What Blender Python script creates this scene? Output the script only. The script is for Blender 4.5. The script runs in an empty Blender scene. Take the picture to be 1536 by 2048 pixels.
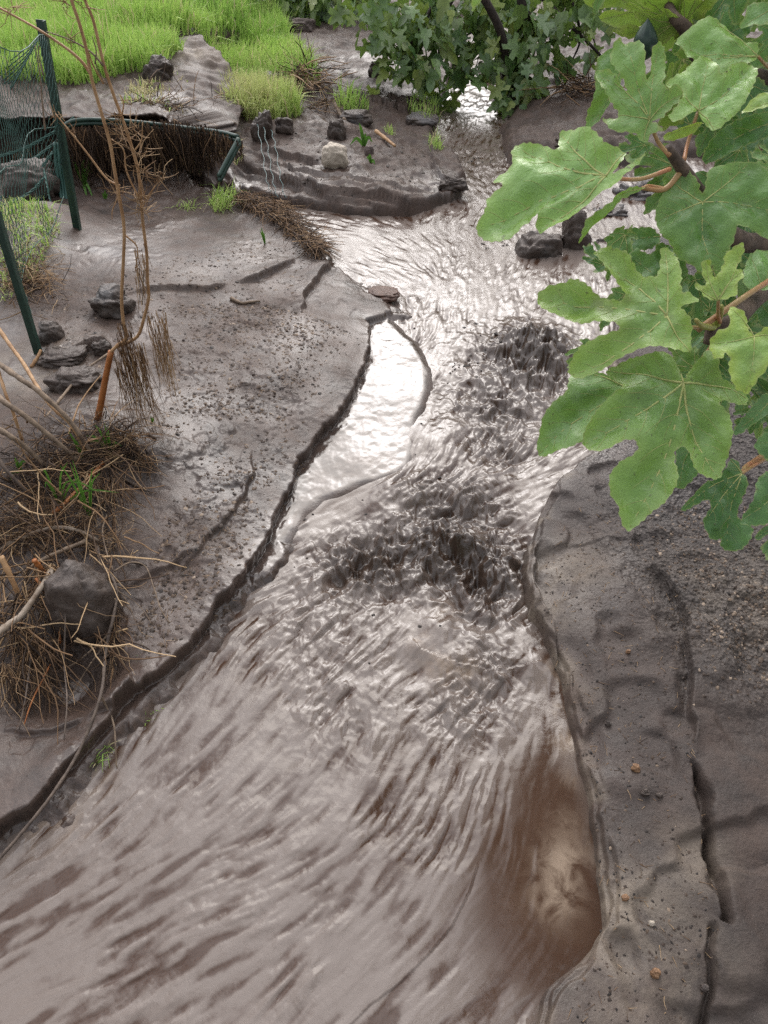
import bpy, math, random
import numpy as np
from mathutils import Vector, Matrix
from mathutils.geometry import delaunay_2d_cdt

# ------------------------------------------------------------------ camera, sky, sun, exposure
SC = bpy.context.scene
COL = SC.collection
CAMZ, PITCH, F = 1.65, math.radians(42.0), 1540.0          # photo pixels: 1536 x 2048
cam_d = bpy.data.cameras.new("camera")
cam = bpy.data.objects.new("camera", cam_d)
COL.objects.link(cam)
cam.location = (0, 0, CAMZ)
cam.rotation_euler = (math.pi/2 - PITCH, 0, 0)
cam_d.sensor_fit = 'VERTICAL'
cam_d.sensor_height = 36.0
cam_d.lens = F/2048*36.0
cam_d.clip_start = 0.02
cam_d.clip_end = 1000
SC.camera = cam

SUN_EL, SUN_AZ = math.radians(40), math.radians(4)         # azimuth measured from +Y towards +X
SUN_DIR = Vector((math.sin(SUN_AZ)*math.cos(SUN_EL), math.cos(SUN_AZ)*math.cos(SUN_EL), math.sin(SUN_EL)))
world = bpy.data.worlds.new("World")
SC.world = world
world.use_nodes = True
wn, wl_ = world.node_tree.nodes, world.node_tree.links
wn.clear()
w_out = wn.new("ShaderNodeOutputWorld")
w_bg = wn.new("ShaderNodeBackground")
w_bg.inputs["Strength"].default_value = 0.12
sky = wn.new("ShaderNodeTexSky")
sky.sky_type = 'NISHITA'
sky.sun_disc = False
sky.sun_elevation = SUN_EL
sky.sun_rotation = SUN_AZ
sky.dust_density = 3.0
tc = wn.new("ShaderNodeTexCoord")
def wnode(kind, **kw):
    n = wn.new(kind)
    for k, v in kw.items():
        setattr(n, k, v)
    return n
cl = wnode("ShaderNodeTexNoise")
cl.inputs["Scale"].default_value = 3.0
cl.inputs["Detail"].default_value = 5
cl.inputs["Roughness"].default_value = 0.55
cl.inputs["Distortion"].default_value = 0.6
wl_.new(tc.outputs["Generated"], cl.inputs["Vector"])
clr = wnode("ShaderNodeValToRGB")
clr.color_ramp.elements[0].position = 0.36
clr.color_ramp.elements[0].color = (2.7, 2.65, 2.7, 1)
clr.color_ramp.elements[1].position = 0.66
clr.color_ramp.elements[1].color = (14.0, 13.8, 14.1, 1)
wl_.new(cl.outputs["Fac"], clr.inputs["Fac"])
# thin cloud glowing round the veiled sun
dot = wnode("ShaderNodeVectorMath", operation='DOT_PRODUCT')
nrm = wnode("ShaderNodeVectorMath", operation='NORMALIZE')
wl_.new(tc.outputs["Generated"], nrm.inputs[0])
wl_.new(nrm.outputs["Vector"], dot.inputs[0])
dot.inputs[1].default_value = SUN_DIR
mx = wnode("ShaderNodeMath", operation='MAXIMUM')
mx.inputs[1].default_value = 0
wl_.new(dot.outputs["Value"], mx.inputs[0])
gap = Vector((math.sin(math.radians(2))*math.cos(math.radians(32)), math.cos(math.radians(2))*math.cos(math.radians(32)), math.sin(math.radians(32))))
dot2 = wnode("ShaderNodeVectorMath", operation='DOT_PRODUCT')      # a bright break in the cloud ahead
wl_.new(nrm.outputs["Vector"], dot2.inputs[0])
dot2.inputs[1].default_value = gap
mx2 = wnode("ShaderNodeMath", operation='MAXIMUM')
mx2.inputs[1].default_value = 0
wl_.new(dot2.outputs["Value"], mx2.inputs[0])
def glow(p, amp, mx=mx):
    a = wnode("ShaderNodeMath", operation='POWER')
    a.inputs[1].default_value = p
    wl_.new(mx.outputs[0], a.inputs[0])
    b = wnode("ShaderNodeMath", operation='MULTIPLY')
    b.inputs[1].default_value = amp
    wl_.new(a.outputs[0], b.inputs[0])
    return b
g1, g2 = glow(10, 0.25), glow(150, 2.6, mx2)
ga = wnode("ShaderNodeMath", operation='ADD')
wl_.new(g1.outputs[0], ga.inputs[0])
wl_.new(g2.outputs[0], ga.inputs[1])
gb = wnode("ShaderNodeMath", operation='ADD')
gb.inputs[1].default_value = 1.0
wl_.new(ga.outputs[0], gb.inputs[0])
sepd = wnode("ShaderNodeSeparateXYZ")
wl_.new(nrm.outputs["Vector"], sepd.inputs[0])
bk = wnode("ShaderNodeMapRange", interpolation_type='SMOOTHSTEP')      # sky behind the camera dimmed, added to deepen faces turned this way
bk.inputs["From Min"].default_value = -0.55
bk.inputs["From Max"].default_value = 0.35
bk.inputs["To Min"].default_value = 0.30
bk.inputs["To Max"].default_value = 1.0
wl_.new(sepd.outputs["Y"], bk.inputs["Value"])
gm_ = wnode("ShaderNodeMath", operation='MULTIPLY')
wl_.new(gb.outputs[0], gm_.inputs[0])
wl_.new(bk.outputs["Result"], gm_.inputs[1])
cmul = wnode("ShaderNodeVectorMath", operation='SCALE')
wl_.new(clr.outputs["Color"], cmul.inputs[0])
wl_.new(gm_.outputs[0], cmul.inputs["Scale"])
wmix = wnode("ShaderNodeMixRGB")
wmix.inputs["Fac"].default_value = 0.88
wl_.new(sky.outputs["Color"], wmix.inputs["Color1"])
wl_.new(cmul.outputs["Vector"], wmix.inputs["Color2"])
wl_.new(wmix.outputs["Color"], w_bg.inputs["Color"])
wl_.new(w_bg.outputs["Background"], w_out.inputs["Surface"])

sun_d = bpy.data.lights.new("sun", 'SUN')
sun_d.energy = 0.5
# (a veiled sun: the strength asked for under an overcast sky)
sun_d.angle = math.radians(44)
sun_d.color = (1.0, 0.95, 0.87)
sun = bpy.data.objects.new("sun", sun_d)
COL.objects.link(sun)
sun.rotation_euler = (-SUN_DIR).to_track_quat('-Z', 'Y').to_euler()

SC.view_settings.view_transform = 'Standard'
SC.view_settings.look = 'None'
SC.view_settings.exposure = 1.48
SC.view_settings.gamma = 1.0
SC.render.engine = 'CYCLES'
SC.cycles.max_bounces = 6
SC.cycles.use_denoising = False
SC.cycles.diffuse_bounces = 3
SC.cycles.glossy_bounces = 3
SC.cycles.transmission_bounces = 3
SC.cycles.sample_clamp_indirect = 6

# ------------------------------------------------------------------ pixel -> world helpers
S = 0.012                                                  # the whole valley floor falls towards the camera
CP, SP = math.cos(PITCH), math.sin(PITCH)
CAM = np.array([0, 0, CAMZ])
def ray(px, py):
    u, v = (px-768)/F, (1024-py)/F
    return np.array([u, CP + v*SP, -SP + v*CP])
def P(px, py, h=0.0):                                      # on the sloping plane z = S*y + h
    d = ray(px, py)
    den = d[2]-S*d[1]
    if den > -0.02:
        den = -0.02
    return CAM + d*((h-CAMZ)/den)
def PD(px, py, depth):
    return CAM + ray(px, py)*depth
def PY(px, py, Y):
    d = ray(px, py)
    return CAM + d*(Y/d[1])
def poly(pts, h=0.0):
    return [tuple(P(a, b, h)[:2]) for a, b in pts]

# ------------------------------------------------------------------ noise
def _hash(ix, iy, seed):
    n = (ix.astype(np.int64)*374761393 + iy.astype(np.int64)*668265263 + seed*1442695041) & 0xffffffff
    n = ((n ^ (n >> 13))*1274126177) & 0xffffffff
    n = n ^ (n >> 16)
    return (n & 0xffff).astype(np.float64)/65535.0
def vnoise(x, y, seed=0):
    ix, iy = np.floor(x), np.floor(y)
    fx, fy = x-ix, y-iy
    fx, fy = fx*fx*fx*(fx*(fx*6-15)+10), fy*fy*fy*(fy*(fy*6-15)+10)
    a, b = _hash(ix, iy, seed), _hash(ix+1, iy, seed)
    c, d = _hash(ix, iy+1, seed), _hash(ix+1, iy+1, seed)
    return ((a+(b-a)*fx) + ((c+(d-c)*fx)-(a+(b-a)*fx))*fy)*2-1
def fbm(x, y, scale, octv=4, seed=0, gain=0.5):
    s, a, r = 1.0/scale, 1.0, 0.0
    for i in range(octv):
        r = r + a*vnoise(x*s+i*17.3, y*s-i*9.1, seed+i)
        s *= 2.03
        a *= gain
    return r
def ss(a, b, x):
    t = np.clip((x-a)/(b-a), 0, 1)
    return t*t*(3-2*t)
def gauss(x, y, c, r):
    return np.exp(-((x-c[0])**2+(y-c[1])**2)/(r*r))

def seg_dist(x, y, pts, closed, reach):
    """distance to a polyline, nearest vector, side; only worked out within reach of its box"""
    pts = np.array(pts, float)
    lo, hi = pts.min(0)-reach, pts.max(0)+reach
    sel = np.nonzero((x > lo[0]) & (x < hi[0]) & (y > lo[1]) & (y < hi[1]))[0]
    X, Y = x[sel], y[sel]
    best = np.full(len(sel), 1e9)
    vx, vy = np.zeros(len(sel)), np.zeros(len(sel))
    side = np.zeros(len(sel))
    tt = np.zeros(len(sel))
    inside = np.zeros(len(sel), bool)
    n = len(pts)
    for i in range(n if closed else n-1):
        a, b = pts[i], pts[(i+1) % n]
        e = b-a
        L = e@e+1e-12
        t = np.clip(((X-a[0])*e[0]+(Y-a[1])*e[1])/L, 0, 1)
        dx, dy = a[0]+t*e[0]-X, a[1]+t*e[1]-Y
        d = dx*dx+dy*dy
        m = d < best
        best = np.where(m, d, best)
        vx, vy = np.where(m, dx, vx), np.where(m, dy, vy)
        side = np.where(m, e[0]*(Y-a[1])-e[1]*(X-a[0]), side)
        tt = np.where(m, (i+t)/(n-1), tt)
        if closed:
            c = ((a[1] > Y) != (b[1] > Y)) & (X < (b[0]-a[0])*(Y-a[1])/(b[1]-a[1]+1e-15)+a[0])
            inside ^= c
    best = np.sqrt(best)
    D = np.full(len(x), 9.0)
    VX, VY, T = np.zeros(len(x)), np.zeros(len(x)), np.zeros(len(x))
    if closed:
        D[:] = -9.0
        D[sel] = np.where(inside, best, -best)
    else:
        D[sel] = np.where(side > 0, best, -best)            # + on the left of the line
        T[sel] = tt
    VX[sel], VY[sel] = vx, vy
    return D, VX, VY, T

# ------------------------------------------------------------------ the ground sheet and the stream
def rows():
    ys = [-6, -4, -2.5, -1.5, -0.9, -0.5, -0.2, 0.0, 0.12, 0.2, 0.26]
    y = 0.30
    while y < 260:
        ys.append(y)
        y += 0.0023+0.00115*y**1.45
    return np.array(ys)
YS = rows()
sc_in = np.linspace(-1, 1, 880)
sc_out = np.cumsum(np.linspace(0.006, 0.06, 55))+1.0
SS = np.concatenate([-sc_out[::-1], sc_in, sc_out])
def half_w(y):
    return 0.40*np.maximum(y, 0.0)+0.64
NY, NX = len(YS), len(SS)
GX = (half_w(YS)[:, None]*SS[None, :]).ravel()
GY = np.repeat(YS, NX)

# waterlines and edges, as they lie on the ground
LB_PX = [(-900, 2300), (-500, 2048), (-200, 1810), (-60, 1690), (0, 1632), (75, 1588), (130, 1515), (190, 1440), (255, 1370),
         (330, 1318), (405, 1245), (435, 1192), (500, 1128), (530, 1060), (568, 985), (589, 927), (605, 893), (629, 857),
         (672, 827), (695, 783), (712, 757), (729, 707), (743, 680), (746, 655), (739, 622), (768, 612), (795, 603), (785, 585),
         (759, 567), (712, 543), (659, 513), (640, 490), (612, 457), (570, 425), (500, 390), (440, 372), (400, 362)]
LB = poly(LB_PX, 0.085) + [(-1.4, 5.2), (-3.5, 5.6), (-9, 6.5), (-9, 0), (-3, -2)]
IS_PX = [(400, 352), (460, 372), (560, 392), (620, 400), (700, 410), (820, 413), (868, 398), (930, 372), (936, 335), (905, 292),
         (872, 258), (880, 215), (893, 190)]
IS = poly(IS_PX, 0.06) + [(0.75, 8.4), (-0.3, 8.2), (-1.4, 6.6), (-1.6, 5.6)]
RF = poly([(985, 175), (1000, 205), (1004, 235), (998, 262), (1012, 292), (1060, 300), (1180, 292), (1260, 300), (1420, 295)], 0.1) + \
     [(9, 5.2), (12, 9), (3, 9.5), (1.5, 8.6)]
RB_PX = [(1062, 2110), (1070, 2048), (1078, 1990), (1092, 1960), (1140, 1915), (1184, 1878), (1207, 1840), (1200, 1790), (1190, 1680),
         (1178, 1570), (1150, 1470), (1135, 1400), (1128, 1350), (1108, 1290), (1060, 1215), (1047, 1130), (1058, 1070), (1085, 1000),
         (1110, 955), (1160, 915), (1210, 870), (1225, 800), (1215, 700), (1235, 600), (1262, 540), (1300, 470), (1380, 430), (1700, 420)]
RB = poly(RB_PX, 0.04) + [(9, 4.4), (9, 0), (4, -3), (0.35, -2), (0.28, 0.1)]
PL_PX = [(-500, 235), (-100, 245), (60, 250), (200, 243), (330, 234), (410, 245), (478, 282)]
PL = poly(PL_PX, 0.34) + [(-0.9, 5.9), (-1.3, 6.6), (-0.9, 7.4), (-1.0, 8.5), (-1.2, 30), (-40, 30), (-14, 5.4)]
SH = poly([(735, 618), (765, 620), (830, 680), (858, 730), (858, 775), (835, 840), (832, 890), (822, 930), (790, 952), (720, 968), (650, 992),
           (610, 1020), (570, 1085), (520, 1135), (490, 1160), (480, 1100), (520, 1000), (560, 900), (620, 820), (680, 740), (700, 660)], 0.015)

def land_height(x, y):
    wx = x + 0.010*fbm(x, y, 0.10, 3, 11) + 0.0045*fbm(x, y, 0.022, 3, 12)
    wy = y + 0.010*fbm(x, y, 0.10, 3, 21) + 0.0045*fbm(x, y, 0.022, 3, 22)
    BED = -0.075
    h = np.full(len(x), BED)
    # far ground: land everywhere beyond the island except the channel
    dch = seg_dist(x, y, poly([(940, 350), (940, 290), (930, 245), (945, 200), (985, 130), (1010, 60), (1075, 5)], 0.0) + [(2.6, 16), (4, 30), (5, 300)], False, 40)[0]
    chw = 0.27+0.02*y
    far = ss(5.9, 6.5, y)*ss(chw, chw+0.25, np.abs(dch))
    h = np.maximum(h, BED+(0.10-BED)*far)
    h = np.maximum(h, BED+(0.10-BED)*ss(3.2, 4.2, np.abs(x)-0.25*y*(y > 0)))
    h = np.maximum(h, BED+(0.10-BED)*ss(0.1, -0.4, y-0.25*x)*ss(0.2, 0.5, x))
    d_lb, nx, ny, _ = seg_dist(wx, wy, LB, True, 1.0)
    t_lb = ss(-0.004, 0.020, d_lb)
    tipf = 1-0.62*gauss(x, y, P(785, 590, .05), 0.30)
    h_lb = BED + ((0.060+0.004*ss(1.9, 1.2, y))*tipf-BED)*t_lb + 0.035*(1-np.exp(-np.maximum(d_lb, 0)/0.12))+0.05*ss(0.1, 0.9, d_lb)*ss(4.4, 3.2, y)
    h = np.maximum(h, h_lb)
    foot = d_lb+0.030*fbm(x, y, 0.16, 3, 13)+0.010*fbm(x, y, 0.03, 2, 14)
    h = np.maximum(h, np.where(d_lb > -0.2, -0.03+0.046*ss(-0.090, -0.004, foot)*ss(0.5, 0.8, y), -9))
    d_sh = seg_dist(x+0.006*fbm(x, y, 0.10, 2, 15), y+0.006*fbm(x, y, 0.10, 2, 16), SH, True, 0.5)[0]
    h = np.maximum(h, np.where(d_sh > -0.05, -0.05+0.064*ss(-0.10, 0.03, d_sh)+0.006*ss(0, 0.2, d_sh), -9))
    wx2, wy2 = x+0.006*fbm(x, y, 0.09, 3, 31), y+0.006*fbm(x, y, 0.09, 3, 32)
    d_is = seg_dist(wx, wy, IS, True, 1.5)[0]
    h = np.maximum(h, BED+(0.05-BED)*ss(-0.01, 0.04, d_is)+0.075*ss(0.02, 0.8, d_is))
    d_rf = seg_dist(wx, wy, RF, True, 1.5)[0]
    wr = 0.09*fbm(x, y, 0.5, 3, 55)
    h = np.maximum(h, BED+(0.05-BED)*ss(-0.03, 0.12, d_rf+wr)+0.05*ss(0.1, 0.25, d_rf+wr+0.1*fbm(x, y, 0.4, 2, 56))+0.06*ss(0.2, 1.2, d_rf))
    d_rb = seg_dist(wx2, wy2, RB, True, 1.5)[0]
    h_rb = BED+(0.018-BED)*ss(-0.012, 0.010, d_rb)+0.016*ss(0.010, 0.018, d_rb+0.008*fbm(x, y, 0.07, 3, 42))*ss(-.3, .3, fbm(x, y, .12, 2, 43)+.2)+0.014*ss(0.026, 0.036, d_rb+0.014*fbm(x, y, 0.10, 3, 41))*ss(-.3, .3, fbm(x, y, .2, 2, 44)+.1) \
        + 0.025*ss(0.04, 0.3, d_rb)
    h = np.maximum(h, np.where(d_rb > -0.1, h_rb, -9))
    d_pl, pnx, pny, _ = seg_dist(wx+0.03*fbm(x, y, 0.25, 2, 51), wy+0.03*fbm(x, y, 0.25, 2, 52), PL, True, 6.0)
    cave = ss(-2.45, -2.2, x)*ss(-1.0, -1.15, x)
    d_pl = d_pl-0.20*cave
    h_pl = 0.30*ss(0.0, 0.10, d_pl)*ss(-0.4, 0.5, -x-0.35*(y-6))*(0.12+0.88*ss(-0.78, -1.55, x))
    h = np.maximum(h, np.where(d_pl > 0, 0.06+h_pl, -9))
    # the cave behind the root mat is cut back under the turf
    return h, d_lb, nx, ny, t_lb, d_sh, d_is, d_rb, d_pl, d_rf, pnx, pny

H, D_LB, NVX, NVY, T_LB, D_SH, D_IS, D_RB, D_PL, D_RF, PVX, PVY = land_height(GX, GY)
LAND = ss(-0.02, 0.03, H)

def lip(line, h, amp, width, fade=0.25, rough=0.008, seed=60, fine=None):
    """a small broken step in the mud: + side of the line stands amp higher and dies away"""
    global H
    sc_ = 0.05 if fine is None else 0.22
    x = GX + rough*fbm(GX, GY, sc_, 3 if fine is None else 2, seed)
    y = GY + rough*fbm(GX, GY, sc_, 3 if fine is None else 2, seed+5)
    d, _, _, t = seg_dist(x, y, poly(line, h), False, 0.5)
    ends = ss(0, fade, t)*ss(0, fade, 1-t)
    H += np.where(np.abs(d) < 5, amp*ends*np.where(d > 0, np.exp(-np.abs(d)/width)*ss(0, 0.006, d), -0.5*np.exp(-np.abs(d)/(width*0.5))*ss(0.004, -0.004, d)), 0)
def groove(line, h, depth, width, rough=0.008, seed=80):
    global H
    x = GX + rough*fbm(GX, GY, 0.06, 3, seed)
    y = GY + rough*fbm(GX, GY, 0.06, 3, seed+5)
    d, _, _, t = seg_dist(x, y, poly(line, h), False, 0.4)
    w = width*(0.6+0.6*np.abs(fbm(x, y, 0.12, 2, seed+9)))
    H -= depth*np.exp(-(d/w)**2)*ss(0, 0.08, t)*ss(0, 0.08, 1-t)
# left bank steps
lip([(605, 625), (612, 590), (645, 540), (668, 505)], .1, 0.025, 0.10)
lip([(470, 582), (520, 560), (560, 540), (600, 505)], .1, 0.022, 0.15, seed=61)
lip([(240, 620), (330, 602), (420, 596), (470, 580)], .1, 0.014, 0.12, seed=62)
lip([(330, 1170), (400, 1090), (470, 1010), (505, 940), (500, 870)], .1, 0.012, 0.08, seed=63)
lip([(230, 1180), (330, 1130), (400, 1095)], .1, 0.012, 0.08, seed=64)
lip([(80, 745), (150, 742), (200, 720), (232, 715)], .1, 0.035, 0.10, seed=65)
lip([(150, 1420), (220, 1385), (255, 1345), (262, 1320)], .1, 0.02, 0.05, seed=66)
lip([(-30, 1440), (90, 1440), (170, 1405)], .1, 0.012, 0.06, seed=67)
# island layers
IS_RIM = [(900, 384), (830, 405), (740, 386), (650, 384), (560, 356), (470, 326), (415, 322)]
for k, (dy, amp, wd) in enumerate([(14, .020, .10), (0, .030, .16), (-14, .012, .12), (-38, .016, .14)]):
    lip([(a-6*k, b+dy) for a, b in IS_RIM][::-1], .06+.02*k, amp, wd, 0.12, 0.035 if k != 1 else 0.02, seed=170+7*k, fine=0.004)
lip([(640, 332), (600, 324), (545, 307), (520, 302)][::-1], .1, 0.026, 0.12, 0.2, 0.03, seed=71, fine=0.004)
lip([(935, 345), (880, 345), (868, 330), (862, 300), (868, 275)][::-1], .09, 0.022, 0.2, 0.2, 0.02, seed=72, fine=0.004)
lip([(760, 270), (680, 268), (640, 250)][::-1], .12, 0.016, 0.10, 0.2, 0.05, seed=74, fine=0.004)
# far left mud ledges
lip([(420, 195), (500, 165), (560, 160), (680, 150)], .2, 0.04, 0.3, 0.2, 0.12, seed=75)
lip([(640, 200), (720, 190), (800, 185), (870, 195)], .15, 0.03, 0.2, 0.2, 0.12, seed=76)
# right bank
groove([(1392, 1515), (1405, 1570), (1412, 1640), (1425, 1690), (1440, 1760), (1452, 1830), (1446, 1850)], .07, 0.045, 0.012, seed=81)
groove([(1430, 1840), (1422, 1900), (1425, 1990), (1420, 2060)], .07, 0.022, 0.009, seed=82)
lip([(1275, 1110), (1320, 1155), (1362, 1220), (1372, 1290), (1378, 1370), (1384, 1450), (1392, 1520)], .07, 0.025, 0.12, seed=83)
lip([(1112, 1235), (1122, 1300), (1140, 1340), (1146, 1380)][::-1], .05, 0.014, 0.05, seed=84)
lip([(1085, 1060), (1070, 1130), (1080, 1200), (1110, 1240)][::-1], .05, 0.02, 0.08, seed=85)
lip([(1090, 1090), (1180, 1075), (1260, 1082), (1330, 1062)], .07, 0.005, 0.08, seed=86)
# debris mound and the scarp below it on the left bank
for (px, py, r, a) in [(110, 930, .30, .07), (215, 900, .16, .06), (40, 1030, .25, .05), (300, 935, .08, .03), (120, 730, .12, .02),
                       (260, 560, .35, .02), (30, 500, .35, .10), (95, 440, .2, .06)]:
    c = P(px, py, .1)
    H += a*gauss(GX, GY, c, r)
for (px, py, r, a) in [(60, 1330, .16, -.06), (150, 1330, .10, -.06), (40, 1500, .2, -.02), (330, 420, .5, -.05), (190, 400, .3, -.03)]:
    c = P(px, py, .1)
    H += a*gauss(GX, GY, c, r)*ss(0.0, 0.08, D_LB)
# a wet rough gravel slope under the fig leaves and grain over all the mud
GRAV = np.clip(sum(a*gauss(GX, GY, P(px, py, .08), r) for px, py, r, a in
                   [(1490, 1130, .24, 1.0), (1530, 1280, .20, .6), (1370, 1060, .16, .45), (1450, 980, .25, 1.0), (1560, 1000, .5, 1), (1330, 420, .5, .9), (1600, 600, 1.0, 1)]), 0, 1)
far_fade = 1.0/(1.0+0.25*np.maximum(GY, 0))
H += LAND*(0.010*fbm(GX, GY, 0.35, 3, 101) + 0.0011*fbm(GX, GY, 0.03, 3, 102))
CRZ = np.clip(sum(a*gauss(GX, GY, P(px, py, .1), r) for px, py, r, a in [(560, 760, .28, .9), (450, 960, .28, .9), (420, 700, .25, .7), (600, 640, .25, .6), (380, 1150, .16, .8), (660, 320, .6, .8), (1180, 1250, .12, .06), (1230, 1500, .14, .06), (1280, 1780, .12, .08),
                                                                                   (300, 1000, .2, .6), (120, 1000, .4, .9), (200, 640, .35, .5), (600, 130, 1.0, .8), (1130, 240, .6, .8)]), 0, 1)
CRZ = CRZ*(1-ss(-0.02, 0.01, D_SH)*(D_LB < -0.006))
CRP = CRZ*ss(-0.1, 0.45, fbm(GX, GY, 0.09, 4, 151))
H += LAND*(0.0055*CRP*np.maximum(fbm(GX, GY, 0.016, 3, 152), 0) + 0.006*ss(0.1, 0.5, fbm(GX, GY, 0.13, 4, 153))*CRZ - 0.003*ss(0.25, 0.55, fbm(GX, GY, 0.06, 3, 154))*(D_SH < -0.01)*(D_RB < 0))
H += LAND*ss(3.6, 4.6, GY)*(0.020*np.abs(fbm(GX, GY, 0.22, 4, 155)) + 0.010*fbm(GX, GY, 0.07, 3, 156))
H += LAND*np.clip(GY-6, 0, 60)*0.02*(0.6+fbm(GX, GY, 2.5, 2, 103)) * (np.abs(GX) > -99)
H += LAND*0.03*fbm(GX, GY, 0.8, 3, 104)*ss(3.8, 5.5, GY)
H += LAND*GRAV*(0.008*np.abs(fbm(GX, GY, 0.025, 3, 105)) - 0.004)
H = np.where((D_SH > 0.0) & (D_LB < -0.006), np.minimum(H, 0.026), H)
DBG_Z = H
GZ = H + S*GY
# the lip of the left bank overhangs its washed-out foot
norm = np.hypot(NVX, NVY)+1e-9
sgn = np.where(D_LB > 0, 1.0, -1.0)
sh_amt = 0.016*ss(0.55, 1.0, T_LB)*np.exp(-np.maximum(D_LB-0.018, 0)/0.03)*(D_LB > -0.05)*(GY < 4.2)*(1-np.clip(1.6*gauss(GX, GY, P(785, 590, .05), 0.35), 0, 1))
MXs = GX + sgn*NVX/norm*sh_amt
MYs = GY + sgn*NVY/norm*sh_amt

pnorm = np.hypot(PVX, PVY)+1e-9
p_amt = 0.24*ss(0.045, 0.10, D_PL)*np.exp(-np.maximum(D_PL-0.10, 0)/0.45)*ss(-2.5, -2.2, GX)*ss(-0.95, -1.15, GX)*(GY > 4)*(GY < 6.5)*(D_PL < 1.2)
MXs = MXs + PVX/pnorm*p_amt
MYs = MYs + PVY/pnorm*p_amt

def ground_h(x, y):
    """height of the ground sheet at x, y"""
    i = int(np.clip(np.searchsorted(YS, y)-1, 0, NY-2))
    ty = (y-YS[i])/(YS[i+1]-YS[i])
    s = x/half_w(np.array(y))
    j = int(np.clip(np.searchsorted(SS, s)-1, 0, NX-2))
    tx = min(max((s-SS[j])/(SS[j+1]-SS[j]), 0), 1)
    z = GZ.reshape(NY, NX)
    a = z[i, j]*(1-tx)+z[i, j+1]*tx
    b = z[i+1, j]*(1-tx)+z[i+1, j+1]*tx
    return float(a*(1-ty)+b*ty)
def G(px, py):
    """the point of the ground seen at a pixel"""
    h = 0.1
    for _ in range(8):
        p = P(px, py, h)
        h = 0.5*h+0.5*(ground_h(p[0], p[1])-S*p[1])
    p = P(px, py, h)
    return np.array([p[0], p[1], ground_h(p[0], p[1])])

def np_mesh(name, co, quads, smooth=True):
    me = bpy.data.meshes.new(name)
    n, k = quads.shape
    me.vertices.add(len(co))
    me.vertices.foreach_set("co", np.ascontiguousarray(co, np.float32).ravel())
    me.loops.add(n*k)
    me.loops.foreach_set("vertex_index", quads.astype(np.int32).ravel())
    me.polygons.add(n)
    me.polygons.foreach_set("loop_start", np.arange(0, n*k, k, dtype=np.int32))
    me.polygons.foreach_set("loop_total", np.full(n, k, np.int32))
    me.update(calc_edges=True)
    if smooth:
        me.polygons.foreach_set("use_smooth", np.ones(n, bool))
    return me
def set_attr(me, name, rgba):
    a = me.attributes.new(name, 'FLOAT_COLOR', 'POINT')
    a.data.foreach_set("color", np.ascontiguousarray(rgba, np.float32).ravel())
def link(name, me, mat=None, parent=None):
    o = bpy.data.objects.new(name, me)
    COL.objects.link(o)
    if mat is not None:
        me.materials.append(mat)
    if parent is not None:
        o.parent = parent
    return o
def structure(o):
    o["kind"] = "structure"
    return o
def thing(o, label, cat, group=None):
    o["label"], o["category"] = label, cat
    if group:
        o["group"] = group
    return o
def stuff(o, label, cat):
    o["kind"] = "stuff"
    o["label"], o["category"] = label, cat
    return o

# ------------------------------------------------------------------ material helper
class Mat:
    def __init__(self, name):
        self.m = bpy.data.materials.new(name)
        self.m.use_nodes = True
        self.n, self.l = self.m.node_tree.nodes, self.m.node_tree.links
        self.b = self.n["Principled BSDF"]
        self.out = self.n["Material Output"]
    def new(self, kind, ins=None, **kw):
        q = self.n.new(kind)
        for k, v in kw.items():
            setattr(q, k, v)
        for k, v in (ins or {}).items():
            self.put(q.inputs[k], v)
        return q
    def put(self, sock, v):
        if isinstance(v, bpy.types.NodeSocket):
            self.l.new(v, sock)
        else:
            sock.default_value = v
    def obj(self):
        return self.new("ShaderNodeTexCoord").outputs["Object"]
    def noise(self, scale, detail=3, rough=0.5, vec=None, dist=0.0):
        q = self.new("ShaderNodeTexNoise", {"Scale": scale, "Detail": detail, "Roughness": rough, "Distortion": dist})
        self.l.new(vec or self.obj(), q.inputs["Vector"])
        return q.outputs["Fac"]
    def ramp(self, fac, stops):
        q = self.new("ShaderNodeValToRGB")
        e = q.color_ramp.elements
        while len(e) < len(stops):
            e.new(0.5)
        for i, (p, c) in enumerate(stops):
            e[i].position = p
            e[i].color = (*c, 1) if len(c) == 3 else c
        self.l.new(fac, q.inputs["Fac"])
        return q.outputs["Color"]
    def mix(self, fac, a, b, kind='MIX'):
        q = self.new("ShaderNodeMixRGB", {"Fac": fac}, blend_type=kind)
        self.put(q.inputs["Color1"], (*a, 1) if isinstance(a, tuple) and len(a) == 3 else a)
        self.put(q.inputs["Color2"], (*b, 1) if isinstance(b, tuple) and len(b) == 3 else b)
        return q.outputs["Color"]
    def math(self, op, a, b=0.0, clamp=False):
        q = self.new("ShaderNodeMath", operation=op, use_clamp=clamp)
        self.put(q.inputs[0], a)
        self.put(q.inputs[1], b)
        return q.outputs[0]
    def lerp(self, f, a, b):
        q = self.new("ShaderNodeMapRange", {"Value": f, "To Min": a, "To Max": b})
        return q.outputs["Result"]
    def bump(self, height, dist, strength=1.0, prev=None):
        q = self.new("ShaderNodeBump", {"Height": height, "Distance": dist, "Strength": strength})
        if prev is not None:
            self.l.new(prev, q.inputs["Normal"])
        return q.outputs["Normal"]
    def attr(self, name):
        return self.new("ShaderNodeAttribute", attribute_name=name)
    def set(self, **kw):
        for k, v in kw.items():
            self.put(self.b.inputs[k.replace("_", " ")], v if not (isinstance(v, tuple) and len(v) == 3) else (*v, 1))
        return self.m

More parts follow.
